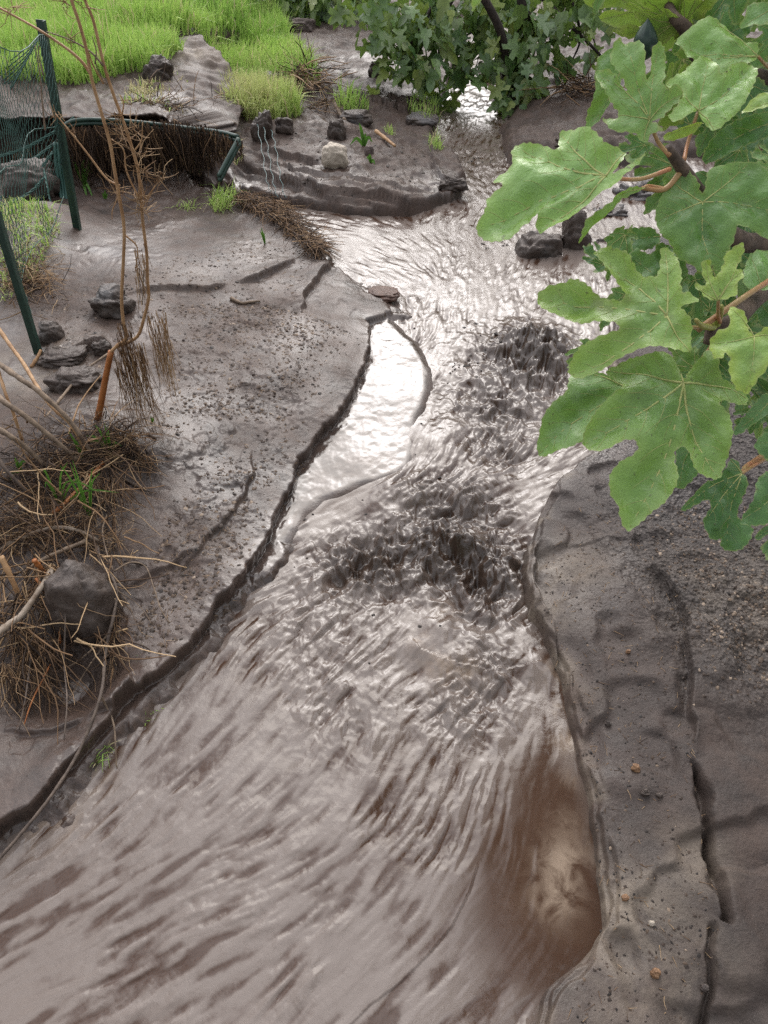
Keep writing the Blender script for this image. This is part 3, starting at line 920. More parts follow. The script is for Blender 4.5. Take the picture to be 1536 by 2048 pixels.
def z3(p):                                                  # read off an enlarged crop of the photograph
    return [(1024+a/3.0, b/3.0) for a, b in p]
def z6(p):
    return [(936+a/2.56, 450+b/2.56) for a, b in p]
def z7(p):
    return [(1250+a/5.12, 750+b/5.12) for a, b in p]
OA = z3([(832, 722), (860, 740), (905, 790), (880, 800), (838, 800), (800, 858), (775, 855), (750, 812), (690, 805), (600, 800), (575, 770), (540, 700), (580, 712), (636, 708), (642, 690),
         (625, 660), (600, 640), (575, 600), (550, 560), (520, 500), (490, 432), (535, 405), (590, 418), (625, 450), (650, 500), (665, 530), (692, 545),
         (672, 490), (628, 430), (582, 355), (600, 300), (620, 240), (650, 222), (690, 262), (718, 234), (745, 254), (770, 236), (795, 285), (795, 400), (813, 492),
         (838, 430), (835, 300), (865, 254), (905, 256), (922, 330), (922, 440), (902, 500), (915, 545), (930, 545), (960, 518), (1008, 514), (1030, 562), (1000, 612), (955, 650), (920, 690), (905, 715)])
OF = z6([(1145, 655), (1080, 650), (1020, 635), (960, 628), (880, 640), (820, 660), (740, 700), (680, 735), (600, 775), (555, 785), (508, 757), (520, 715), (555, 660), (600, 620), (660, 585),
         (720, 575), (765, 560), (777, 535), (750, 520), (690, 510), (640, 500), (590, 510), (540, 500), (480, 470), (420, 450), (370, 430), (345, 355), (380, 330), (440, 310), (490, 300),
         (520, 282), (560, 288), (610, 320), (660, 360), (720, 385), (785, 397), (808, 382), (790, 340), (760, 290), (720, 240), (680, 190), (635, 150), (675, 127), (720, 112), (745, 130),
         (790, 140), (820, 152), (840, 190), (870, 240), (905, 270), (950, 275), (975, 250), (985, 180), (985, 130), (1002, 110), (1050, 130), (1080, 190), (1095, 270), (1085, 330),
         (1095, 365), (1140, 370), (1175, 400), (1172, 420), (1120, 422), (1085, 435), (1130, 480), (1150, 530), (1140, 590)])
OG = z6([(1105, 800), (1120, 760), (1180, 690), (1225, 650), (1258, 690), (1275, 750), (1290, 790), (1350, 820), (1400, 830), (1440, 860), (1440, 910), (1400, 930), (1340, 915), (1282, 905),
         (1278, 932), (1320, 960), (1340, 1000), (1345, 1080), (1330, 1180), (1310, 1260), (1290, 1300), (1240, 1300), (1190, 1280), (1150, 1250), (1138, 1190), (1125, 1142), (1090, 1135), (1060, 1150),
         (1060, 1220), (1072, 1290), (1050, 1370), (1000, 1430), (950, 1460), (890, 1520), (830, 1566), (798, 1540), (775, 1480), (770, 1420), (730, 1390), (720, 1320), (730, 1260), (780, 1210),
         (830, 1190), (860, 1165), (867, 1132), (832, 1105), (790, 1110), (740, 1140), (690, 1160), (630, 1155), (588, 1110), (595, 1050), (630, 990), (670, 930), (720, 890), (770, 850),
         (800, 825), (760, 800), (705, 765), (708, 742), (780, 712), (850, 682), (930, 662), (1000, 650), (1060, 690)])
OB = [(1222, 350), (1250, 345), (1293, 310), (1282, 330), (1250, 360), (1225, 380), (1195, 390), (1150, 432), (1110, 456), (1077, 466), (1070, 446), (1078, 427), (1045, 455), (1022, 477), (988, 491), (957, 472),
      (950, 455), (973, 427), (974, 402), (992, 386), (1012, 374), (986, 366), (990, 354), (1018, 340), (1026, 330), (1022, 305), (1032, 289), (1056, 283), (1086, 290), (1110, 304), (1119, 298), (1115, 264), (1126, 255),
      (1145, 263), (1178, 265), (1200, 284), (1208, 299), (1238, 297), (1253, 301), (1248, 318), (1238, 335)]
OC = z3([(1120, 660), (1080, 690), (1000, 740), (955, 750), (920, 722), (960, 680), (1000, 622), (1030, 570), (1000, 520), (945, 545), (920, 492), (960, 470), (1000, 450), (1060, 400), (1110, 352), (1180, 325),
         (1212, 360), (1222, 420), (1238, 476), (1282, 450), (1300, 402), (1350, 372), (1440, 370), (1472, 402), (1465, 480), (1420, 570), (1380, 650), (1300, 740), (1215, 802), (1180, 780), (1130, 740)])
OD = z3([(1480, 330), (1440, 390), (1300, 420), (1232, 470), (1150, 420), (1110, 350), (1050, 342), (1038, 290), (975, 232), (1050, 172), (1150, 112), (1200, 96), (1280, 132), (1330, 212), (1400, 252), (1470, 262)])
OE = [(1404, 398), (1392, 362), (1378, 346), (1352, 340), (1326, 347), (1326, 380), (1318, 400), (1310, 422), (1312, 446), (1320, 470), (1342, 490), (1352, 512), (1385, 535), (1408, 552), (1424, 530), (1432, 540), (1440, 575),
      (1462, 560), (1466, 530), (1455, 505), (1468, 478), (1467, 457), (1485, 455), (1512, 465), (1545, 482), (1575, 430), (1560, 380), (1540, 335), (1497, 323), (1440, 331), (1412, 342)]
OH = z6([(870, 850), (850, 890), (800, 920), (750, 940), (700, 970), (660, 1020), (625, 1075), (592, 1115), (545, 1140), (480, 1152), (420, 1168), (360, 1178), (343, 1130), (362, 1050), (380, 990), (420, 930), (470, 890),
         (510, 850), (515, 795), (525, 750), (620, 740), (700, 765), (770, 790)])
OI = z6([(1465, 572), (1440, 545), (1430, 520), (1425, 450), (1370, 420), (1335, 420), (1330, 470), (1345, 524), (1300, 530), (1262, 560), (1236, 592), (1242, 650), (1265, 690), (1300, 692), (1312, 660), (1342, 678),
         (1330, 720), (1345, 790), (1370, 840), (1430, 860), (1462, 830), (1482, 790), (1530, 740), (1560, 690), (1600, 640), (1590, 560), (1540, 520), (1500, 540)])
OJ = z6([(1284, 388), (1220, 382), (1190, 342), (1152, 310), (1163, 294), (1200, 306), (1226, 312), (1200, 252), (1190, 202), (1218, 170), (1246, 190), (1246, 240), (1270, 272), (1290, 240), (1310, 192), (1310, 150),
         (1352, 120), (1402, 80), (1422, 112), (1400, 172), (1370, 232), (1412, 224), (1410, 272), (1370, 312), (1388, 352), (1350, 378)])
OK = z6([(1500, 330), (1440, 342), (1392, 300), (1420, 200), (1450, 132), (1540, 108), (1600, 180), (1610, 300), (1560, 345)])
OL = z6([(1060, 400), (980, 330), (900, 300), (850, 230), (815, 150), (860, 108), (900, 138), (950, 150), (968, 92), (1010, 84), (1062, 120), (1112, 182), (1132, 262), (1130, 332), (1105, 385)])
OM = z3([(795, 1128), (740, 1112), (650, 1150), (570, 1202), (500, 1262), (440, 1332), (415, 1402), (413, 1482), (445, 1440), (520, 1322), (600, 1242), (700, 1172)])
ON = z3([(890, 1420), (870, 1395), (830, 1366), (720, 1368), (620, 1392), (538, 1432), (620, 1492), (720, 1512), (830, 1502), (892, 1452)])
OQ = z7([(1205, 1005), (1150, 870), (1080, 850), (1000, 990), (940, 1070), (840, 1080), (720, 1200), (580, 1390), (640, 1392), (760, 1312), (850, 1262), (890, 1350), (822, 1430), (808, 1532), (860, 1652), (930, 1702),
         (998, 1662), (1000, 1750), (1060, 1802), (1180, 1802), (1282, 1682), (1332, 1562), (1200, 1500), (1150, 1422), (1180, 1292), (1222, 1202), (1250, 1080)])
OR = z7([(1640, 1150), (1560, 1080), (1464, 960), (1350, 1062), (1312, 1232), (1250, 1382), (1178, 1510), (1252, 1545), (1350, 1545), (1470, 1530), (1580, 1440), (1650, 1300)])
OS = z7([(1480, 700), (1500, 560), (1400, 602), (1322, 702), (1340, 770), (1400, 822), (1500, 902)])
OT = z7([(1464, 210), (1420, 180), (1282, 330), (1160, 500), (1095, 602), (1180, 612), (1322, 502), (1464, 402), (1540, 300)])
OU = z7([(700, 690), (510, 740), (512, 950), (520, 1150), (600, 1172), (680, 1090), (760, 1000), (790, 850)])
OV = [(1262, 92), (1228, 95), (1200, 115), (1190, 140), (1195, 185), (1172, 225), (1163, 262), (1190, 246), (1215, 206), (1236, 190), (1246, 150)]
OW = [(1560, 180), (1512, 190), (1479, 224), (1507, 221), (1560, 213)]
OX = [(1570, 215), (1477, 234), (1426, 271), (1404, 312), (1411, 334), (1477, 296), (1565, 262)]
OY = [(1408, 246), (1395, 242), (1345, 262), (1322, 274), (1330, 284), (1380, 272)]

leaf(OG, (1366, 768), .70, z6([(830, 1560), (1285, 1300), (1440, 880), (595, 1110), (705, 745), (1060, 640)]), (.15, .55), pale=.35, yellow=.35, node=(1440, 668), node_depth=.735, curl=.55, seed=1)
leaf(OF, (1334, 632), .66, z6([(345, 370), (520, 770), (640, 155), (1010, 115), (1140, 650)]), (-.1, .75), pale=.45, yellow=.5, node=(1418, 655), node_depth=.73, curl=.4, seed=2)
leaf(OB, (1211, 353), .64, [(952, 462), (1030, 290), (1120, 262), (1075, 462), (1250, 300)], (-.2, .9), pale=.8, yellow=.35, node=(1340, 338), node_depth=.69, curl=.3, seed=3)
leaf(OA, (1299, 240), .68, z3([(690, 240), (885, 258), (495, 432), (545, 702), (1025, 560), (790, 850)]), (.1, .35), pale=.35, yellow=.25, node=(1340, 312), node_depth=.70, curl=.3, seed=4)
leaf(OC, (1397, 222), .74, z3([(1190, 330), (1440, 375), (925, 490), (1210, 795)]), (.25, 1.0), pale=1.0, yellow=.35, node=(1368, 322), node_depth=.74, curl=.3, seed=5)
leaf(OD, (1517, 112), .80, z3([(980, 232), (1200, 100), (1130, 350)]), (.2, .8), pale=.75, yellow=.3, node=(1580, 140), node_depth=.85, seed=6)
leaf(OE, (1405, 405), .72, [(1445, 572), (1318, 440), (1570, 430), (1335, 350), (1497, 328)], (.2, .45), pale=.2, yellow=.2, node=(1402, 372), node_depth=.735, curl=.6, seed=7)
leaf(OH, (1262, 780), .77, z6([(345, 1165), (520, 755)]), (-.1, .5), pale=.3, yellow=.25, seed=8)
leaf(OI, (1508, 673), .64, z6([(1425, 855), (1240, 600), (1345, 425), (1590, 570)]), (.1, .6), pale=.6, yellow=.9, node=(1470, 655), node_depth=.72, curl=.7, seed=9)
leaf(OJ, (1437, 601), .68, z6([(1415, 90), (1215, 175), (1155, 300), (1410, 230)]), (.0, .4), pale=.7, yellow=.8, node=(1440, 645), node_depth=.72, curl=.3, seed=10)
leaf(OK, (1524, 578), .76, z6([(1450, 140), (1540, 115), (1600, 250)]), (.2, .9), pale=.95, yellow=.1, seed=11)
leaf(OL, (1350, 600), .76, z6([(825, 150), (1010, 90), (1125, 260)]), (0, .3), pale=.1, yellow=.1, seed=12)
leaf(OM, (1289, 376), .70, z3([(415, 1475), (640, 1180)]), (.6, -.2), pale=.35, yellow=.2, node=(1330, 378), node_depth=.72, seed=13)
leaf(ON, (1321, 473), .82, z3([(540, 1432)]), (.2, .3), pale=.0, yellow=.0, seed=14)
leaf(OQ, (1484, 947), .80, z7([(590, 1388), (1060, 1795), (1080, 860), (820, 1500)]), (.35, .1), pale=.0, yellow=.0, node=(1560, 905), node_depth=.9, seed=15)
leaf(OR, (1570, 975), .74, z7([(1185, 1510), (1464, 970)]), (.5, .1), pale=.0, yellow=.0, seed=16)
leaf(OS, (1540, 885), .80, z7([(1325, 702)]), (.3, .2), pale=.0, yellow=.0, seed=17)
leaf(OT, (1550, 790), .84, z7([(1100, 600)]), (.3, .3), pale=.05, yellow=.0, seed=18)
leaf(OU, (1387, 885), .80, z7([(560, 1160)]), (.2, .2), pale=.1, yellow=.0, seed=19)
leaf(OV, (1262, 92), .84, [(1165, 260)], (-.6, .2), pale=.3, yellow=.15, seed=20)
leaf(OW, (1560, 196), .70, [(1482, 222)], (0, 1.2), pale=.7, yellow=.9, seed=21)
leaf(OX, (1570, 238), .78, [(1408, 325)], (.2, .0), pale=.0, yellow=.0, seed=22)
leaf(OY, (1408, 246), .72, [(1325, 276)], (0, -.3), pale=.5, yellow=.8, seed=23)

def template(outline, pet, tip):
    z = [complex(a-pet[0], b-pet[1])/complex(tip[0]-pet[0], tip[1]-pet[1]) for a, b in outline]
    return [(q.real, q.imag) for q in z]
TG = template(OG, (1366, 768), (1260, 1060))
TA = template(OA, (1299, 240), (1254, 80))
TIPS_G = template(z6([(830, 1560), (1285, 1300), (1440, 880), (595, 1110), (705, 745)]), (1366, 768), (1260, 1060))
TIPS_A = template(z3([(690, 240), (885, 258), (495, 432), (545, 702), (1025, 560)]), (1299, 240), (1254, 80))
def spare(pet, tip, depth, kind=0, mirror=1, narrow=1.0, **kw):
    T, TT = (TG, TIPS_G) if kind == 0 else (TA, TIPS_A)
    d = complex(tip[0]-pet[0], tip[1]-pet[1])
    f = lambda q: (pet[0]+(complex(q[0], mirror*narrow*q[1])*d).real, pet[1]+(complex(q[0], mirror*narrow*q[1])*d).imag)
    pts = [f(q) for q in T]
    return leaf(pts, pet, depth, [f(q) for q in TT], fine=False, **kw)
SPARES = [  # petiole, tip, distance, shape, mirror, narrow, tilt, paleness, yellow
    ((1345, 48), (1225, 72), .90, 0, 1, .6, (.1, -.9), .25, .7), ((1350, 42), (1262, -40), .92, 1, 1, .8, (.1, -.8), .2, .6), ((1352, 40), (1250, 110), .95, 0, -1, .7, (.1, -.7), .1, .4),
    ((1370, 45), (1420, -60), .93, 1, 1, .9, (0, -.8), .3, .8), ((1470, -40), (1390, 70), .9, 0, 1, .9, (.2, .2), 0, 0), ((1600, -10), (1485, 50), .80, 0, 1, 1, (.3, .7), .5, .1),
    ((1560, 60), (1500, 130), .9, 1, 1, .9, (.3, .1), 0, 0), ((1290, 290), (1230, 300), .86, 0, 1, .9, (.1, .2), .05, 0), ((1345, 330), (1255, 305), .88, 1, 1, .9, (0, .2), .1, .1),
    ((1350, 350), (1290, 430), .90, 0, 1, .7, (.2, .1), .05, .1), ((1330, 230), (1375, 130), .9, 1, -1, .7, (.1, -.6), .1, .5), ((1480, 300), (1420, 345), .82, 0, -1, .8, (.1, .2), .05, 0),
    ((1560, 330), (1505, 300), .85, 1, 1, .8, (.1, .6), .5, .1), ((1440, 480), (1385, 520), .90, 0, 1, .9, (.1, .1), 0, 0), ((1500, 520), (1540, 440), .92, 1, 1, .9, (.1, .1), 0, 0),
    ((1390, 560), (1400, 650), .86, 0, 1, .8, (.1, .1), 0, 0), ((1450, 640), (1400, 720), .84, 1, 1, .9, (.1, .3), .1, 0), ((1480, 660), (1545, 760), .82, 0, 1, .9, (.2, .3), .1, .05),
    ((1420, 620), (1350, 560), .90, 1, -1, .9, (.1, .1), 0, 0), ((1530, 820), (1470, 850), .88, 1, 1, .9, (.3, .1), 0, 0), ((1430, 720), (1445, 800), .86, 0, 1, .8, (.2, .2), 0, 0),
    ((1560, 700), (1520, 600), .86, 1, 1, .9, (.2, .2), .1, 0), ((1590, 830), (1560, 960), .84, 0, 1, .9, (.3, .1), 0, 0), ((1600, 1020), (1530, 1110), .9, 1, 1, .8, (.4, 0), 0, 0),
    ((1250, 470), (1215, 560), .80, 0, 1, .6, (.1, .3), .15, .1), ((1210, 530), (1172, 490), .85, 1, 1, .9, (.1, .3), .05, 0), ((1250, 590), (1200, 660), .78, 0, 1, .7, (0, .4), .1, .1),
    ((1190, 690), (1135, 730), .82, 1, 1, .8, (0, .4), .2, .1), ((1330, 20), (1170, -20), .95, 1, 1, .7, (0, -.6), .2, .6), ((1230, -60), (1185, 35), .92, 0, 1, .45, (-.4, .1), .3, .1),
    ((990, -70), (945, 18), .80, 0, 1, .6, (0, .5), .9, .4), ((1450, 200), (1400, 140), .95, 0, 1, .9, (.1, .1), 0, 0), ((1520, 390), (1490, 250), .95, 1, 1, .9, (.1, .1), 0, 0),
    ((1560, 560), (1490, 500), .98, 0, 1, 1, (.1, .1), 0, 0), ((1470, 760), (1420, 860), .98, 0, 1, 1, (.1, .1), 0, 0), ((1540, 620), (1500, 720), .98, 1, 1, 1, (.1, .1), 0, 0),
    ((1560, 120), (1530, 40), 1.0, 0, 1, 1, (.1, .1), 0, 0), ((1430, 90), (1470, -20), 1.0, 0, 1, 1, (.1, .1), 0, 0), ((1380, 250), (1330, 190), 1.0, 1, 1, .8, (.1, .1), 0, 0), ((1440, 420), (1500, 560), 1.02, 0, 1, 1, (.1, .1), 0, 0)]
_r = random.Random(12)
for k in range(46):
    px_, py_ = _r.uniform(1330, 1600), _r.uniform(-60, 800)
    if py_ > 320 and px_ < 1400-0.05*(py_-320):
        px_ += 90
    a_ = _r.uniform(0, 6.28)
    L = _r.uniform(95, 150)
    SPARES.append(((px_, py_), (px_+L*math.cos(a_), py_+L*abs(math.sin(a_))*(1 if _r.random() < .75 else -1)), _r.uniform(1.0, 1.22), k % 2, 1, _r.uniform(.7, 1), (_r.uniform(-.3, .5), _r.uniform(-.2, .5)), _r.choice([0, 0, .1, .25]), _r.choice([0, 0, .3])))
for i, (pe, ti, de, ki, mi, na, tl, pa, ye) in enumerate(SPARES):
    spare(pe, ti, de, ki, mi, na, tilt=tl, pale=pa, yellow=ye, seed=100+i)
# stems
def stem(name, pts, r0, r1, mat, parent, n=8):
    s = spline(pts, 6)
    o = MB().tube(s, taper(r0, r1, len(s)), n).build(name, mat, None)
    adopt(fig_tree, o)
    return o
base = np.array([1.55, 1.25, ground_h(1.55, 1.25)-0.05])
stem("trunk", [base, base+[-.03, .03, .5], base+[-.10, .02, 1.0], base+[-.16, .1, 1.7], base+[-.25, .2, 2.4]], .060, .03, BARK, fig_tree, 12)
fork = base+[-.10, .02, 1.0]
stem("branch", [base+[-.05, .03, .6], PD(1700, 700, .95), PD(1560, 580, .85), PD(1470, 640, .75), PD(1428, 655, .735), PD(1415, 688, .735)], .014, .0042, BARK, fig_tree)
stem("branch", [fork, PD(1640, 500, .9), PD(1480, 480, .82), PD(1406, 398, .745), PD(1365, 338, .72), PD(1334, 296, .70)], .014, .0042, BARK, fig_tree)
stem("branch", [base+[-.13, .05, 1.3], PD(1560, 160, 1.05), PD(1410, 120, .95), PD(1371, 58, .90), PD(1341, 22, .90), PD(1325, -60, .95)], .014, .004, BARK, fig_tree)
stem("branch", [base+[-.02, .02, .4], PD(1700, 900, .98), PD(1570, 900, .92), PD(1500, 930, .86), PD(1484, 947, .81)], .010, .002, PETI, fig_tree)
stem("shoot", [PD(1430, 655, .735), PD(1440, 630, .72), PD(1443, 612, .70)], .0045, .002, YOUNG, fig_tree)
stem("shoot", [PD(1430, 655, .735), PD(1405, 652, .70), PD(1392, 640, .68)], .0035, .002, YOUNG, fig_tree)
stem("twig", [PD(1368, 335, .72), PD(1330, 378, .72), PD(1285, 376, .71)], .003, .002, PETI, fig_tree)
stem("twig", [PD(1395, 660, .72), PD(1480, 600, .72), PD(1540, 560, .74)], .003, .0025, PETI, fig_tree)
# a ribbed green fig
def fig_fruit(px, py, depth, r):
    c = PD(px, py, depth)
    mb = MB()
    n, m = 28, 14
    for j in range(m+1):
        t = j/m
        rad = r*math.sin(math.pi*t)**0.8*(0.55+0.55*t) if 0 < t < 1 else 0.0005
        for k in range(n):
            a = 2*math.pi*k/n
            q = rad*(1+0.05*math.cos(9*a))
            mb.v.append(c+np.array([q*math.cos(a)+0.3*r*(t-.5), q*math.sin(a), r*1.3*(1-2*t)]))
    for j in range(m):
        for k in range(n):
            mb.f.append((j*n+k, (j+1)*n+k, (j+1)*n+(k+1) % n, j*n+(k+1) % n))
    o = mb.build("fig_fruit", plain("unripe_fig", (0.012, 0.030, 0.024), (0.035, 0.065, 0.045), 90, 0.35), None)
    adopt(fig_tree, o)
fig_fruit(1292, 80, .90, .0165)

# crown of the same tree above the picture: mirrored in the pool, with clumps added to shade the right bank
LOW = [(0, 0), (.10, -.18), (-.06, -.42), (.14, -.50), (.30, -.26), (.42, -.20), (.52, -.50), (.74, -.46), (.68, -.18), (.80, -.14), (1.0, 0), (.80, .14), (.68, .18), (.74, .46), (.52, .50), (.42, .20),
       (.30, .26), (.14, .50), (-.06, .42), (.10, .18)]
LOW3 = [(0, 0), (.05, -.16), (.02, -.30), (.20, -.44), (.42, -.46), (.50, -.30), (.46, -.22), (.62, -.26), (.82, -.20), (1.0, 0), (.82, .20), (.62, .26), (.46, .22), (.50, .30), (.42, .46), (.20, .44), (.02, .30), (.05, .16)]
def leaf_cloud(name, centres, mat, parent, seed, droop=0.8, size=(.10, .17)):
    """many whole lobed leaves, each on its own short stalk"""
    r = np.random.RandomState(seed)
    TP = [np.array(LOW+[(.35, 0.0)]), np.array([(q[0], q[1]*.8) for q in LOW3]+[(.35, 0.0)])]
    V, F_, T = [], [], []
    for (c, rad, n) in centres:
        for _ in range(n):
            d = r.normal(size=3)
            d /= np.linalg.norm(d)
            p = np.array(c)+np.array(rad)*d*r.rand()**0.4
            ax_ = np.array([d[0]+r.normal()*.5, d[1]+r.normal()*.5, -droop+r.normal()*.35])
            ax_ /= np.linalg.norm(ax_)
            nn = np.array([r.normal()*.5, r.normal()*.5-.35, .8+r.normal()*.3])
            nn -= ax_*(nn@ax_)
            nn /= np.linalg.norm(nn)
            sd = np.cross(nn, ax_)
            s = size[0]+(size[1]-size[0])*r.rand()**1.3
            tp = TP[r.randint(2)]
            k = len(tp)-1
            b = len(V)
            w = r.uniform(.75, 1.0)
            cu = r.uniform(0.05, 0.35)
            for a_, b_ in tp:
                V.append(p+s*(a_*ax_+w*b_*sd+(abs(b_)*0.25-cu*a_*a_+r.normal()*.02)*nn))
            tn = r.rand()
            for i in range(k):
                F_.append((b+k, b+i, b+(i+1) % k))
            T += [(0.9*tn**1.5, r.rand()**2.5, 0.4, 0)]*len(tp)
    me = np_mesh(name, np.array(V), np.array(F_), smooth=True)
    set_attr(me, "tone", np.array(T))
    return link(name, me, mat, parent)
o = leaf_cloud("crown", CROWN_TOP, LEAF, None, 5)
adopt(fig_tree, o)

# ------------------------------------------------------------------ the fig bush beyond the island
BUSH_LEAF = leaf_material("bush_fig_leaf", (0.028, 0.085, 0.026), (0.18, 0.30, 0.095), (0.34, 0.38, 0.06), (0.12, 0.19, 0.08))
DARKBARK = plain("dark_bark", (0.018, 0.014, 0.012), (0.055, 0.042, 0.036), 40, 0.85, 0.004)
def far_tree(label, trunks, limbs, clumps, base_px, seed, size=(.075, .175)):
    b = G(*base_px)
    root = empty("fig_bush", b)
    thing(root, label, "tree", "fig trees beyond the stream")
    for pts, r0, r1 in trunks:
        s = spline([q+np.array([RND.uniform(-.015, .015), 0, 0]) for q in pts], 5)
        adopt(root, MB().tube(s, taper(r0, r1, len(s)), 8).build("trunk", DARKBARK))
    for pts, r0, r1 in limbs:
        s = spline(pts, 5)
        adopt(root, MB().tube(s, taper(r0, r1, len(s)), 6).build("limb", DARKBARK))
    adopt(root, leaf_cloud("crown", clumps, BUSH_LEAF, None, seed, 1.0, size))
def cl(px, py, Y, r, n):
    return (PY(px, py, Y), r, int(n*.95))
Yb = 6.5
b0 = G(1032, 185)
far_tree("big fig bush with dark crooked stems drooping over the upper stream",
    [([b0-[0, 0, .05], PY(1030, 130, b0[1]), PY(1045, 60, b0[1]), PY(1050, -10, b0[1]), PY(1040, -150, b0[1])], .055, .04),
     ([b0-[.05, 0, .05], PY(1015, 140, b0[1]-.1), PY(1000, 60, b0[1]-.2), PY(940, -60, b0[1]-.3)], .035, .025)],
    [([PY(1000, -120, Yb), PY(900, -40, Yb-.1), PY(850, 40, Yb-.3), PY(810, 110, Yb-.4), PY(800, 160, Yb-.4)], .02, .006),
     ([PY(960, -90, Yb), PY(900, 10, Yb), PY(880, 90, Yb-.2), PY(878, 150, Yb-.2), PY(880, 200, Yb-.2)], .016, .006),
     ([PY(1045, -40, Yb), PY(1110, 20, Yb-.2), PY(1150, 60, Yb-.3), PY(1200, 110, Yb-.3), PY(1215, 140, Yb-.3)], .018, .006),
     ([PY(1120, -60, Yb), PY(1150, 20, Yb-.2), PY(1160, 80, Yb-.2), PY(1140, 130, Yb-.2)], .014, .005),
     ([PY(1180, -60, Yb), PY(1180, 40, Yb-.2), PY(1190, 90, Yb-.2)], .012, .005),
     ([PY(1010, 80, Yb), PY(960, 60, Yb-.2), PY(900, 90, Yb-.3)], .012, .005)],
    [cl(800, 30, Yb-.2, (.26, .3, .18), 75), cl(790, 100, Yb-.4, (.18, .2, .16), 55), cl(850, 110, Yb-.4, (.17, .2, .22), 50), cl(880, 40, Yb-.2, (.3, .3, .2), 80),
     cl(860, 185, Yb-.3, (.10, .12, .10), 14), cl(950, 20, Yb-.1, (.3, .3, .2), 80), cl(980, 90, Yb-.3, (.22, .2, .16), 55), cl(935, 135, Yb-.3, (.12, .15, .10), 20),
     cl(1035, 175, Yb-.5, (.13, .15, .15), 32), cl(1060, 110, Yb-.4, (.16, .2, .16), 38), cl(1040, 30, Yb-.2, (.3, .3, .2), 80), cl(1090, 60, Yb-.3, (.22, .2, .16), 50),
     cl(1130, 20, Yb-.2, (.25, .25, .18), 45), cl(1125, 130, Yb-.3, (.08, .1, .08), 9), cl(1190, 20, Yb-.2, (.2, .25, .16), 30), cl(1190, 110, Yb-.3, (.10, .1, .08), 10), cl(720, 20, Yb, (.16, .2, .12), 24),
     cl(1010, 200, Yb-.5, (.05, .06, .08), 8), cl(760, 190, Yb-.5, (.06, .1, .10), 8), cl(905, 190, Yb-.4, (.06, .1, .08), 8), cl(1200, 180, Yb-.4, (.06, .1, .06), 6),
     ((0.3, 6.7, 1.5), (.9, .6, .45), 200), ((1.2, 6.9, 1.7), (.9, .7, .5), 220), ((2.0, 6.6, 1.4), (.7, .6, .5), 140)], (1032, 185), 11)
b1 = G(600, 55)
far_tree("low fig shrub at the top edge behind the round grass field corner",
    [([b1+[-.1, .5, -.05], PY(575, 10, b1[1]+.5), PY(560, -60, b1[1]+.5)], .05, .03), ([b1+[.3, .6, -.05], PY(640, 0, b1[1]+.6), PY(650, -60, b1[1]+.6)], .04, .02)],
    [([PY(560, -60, b1[1]+.5), PY(610, -20, b1[1]+.3), PY(640, 30, b1[1]+.2)], .015, .006)],
    [cl(640, 5, b1[1]+.3, (.35, .3, .2), 55), cl(700, -10, b1[1]+.3, (.4, .3, .22), 60), cl(590, -20, b1[1]+.4, (.4, .3, .2), 40), cl(645, 35, b1[1]+.2, (.1, .1, .1), 10),
     cl(650, -90, b1[1]+.5, (.9, .6, .4), 120)], (600, 55), 12, (.12, .2))

# ------------------------------------------------------------------ grass
def grass_material(name, a, b, dry):
    M = Mat(name)
    c = M.attr("tone").outputs["Color"]
    sep = M.new("ShaderNodeSeparateColor")
    M.l.new(c, sep.inputs["Color"])
    col = M.mix(sep.outputs[0], a, b)
    col = M.mix(sep.outputs[1], col, dry)
    M.set(Base_Color=col, Roughness=0.5, Specular_IOR_Level=0.3)
    tr = M.new("ShaderNodeBsdfTranslucent")
    M.l.new(col, tr.inputs["Color"])
    mx_ = M.new("ShaderNodeMixShader", {"Fac": 0.35})
    M.l.new(M.b.outputs[0], mx_.inputs[1])
    M.l.new(tr.outputs[0], mx_.inputs[2])
    M.l.new(mx_.outputs[0], M.out.inputs["Surface"])
    return M.m
GRASS = grass_material("meadow_grass", (0.20, 0.39, 0.070), (0.48, 0.64, 0.17), (0.58, 0.50, 0.30))
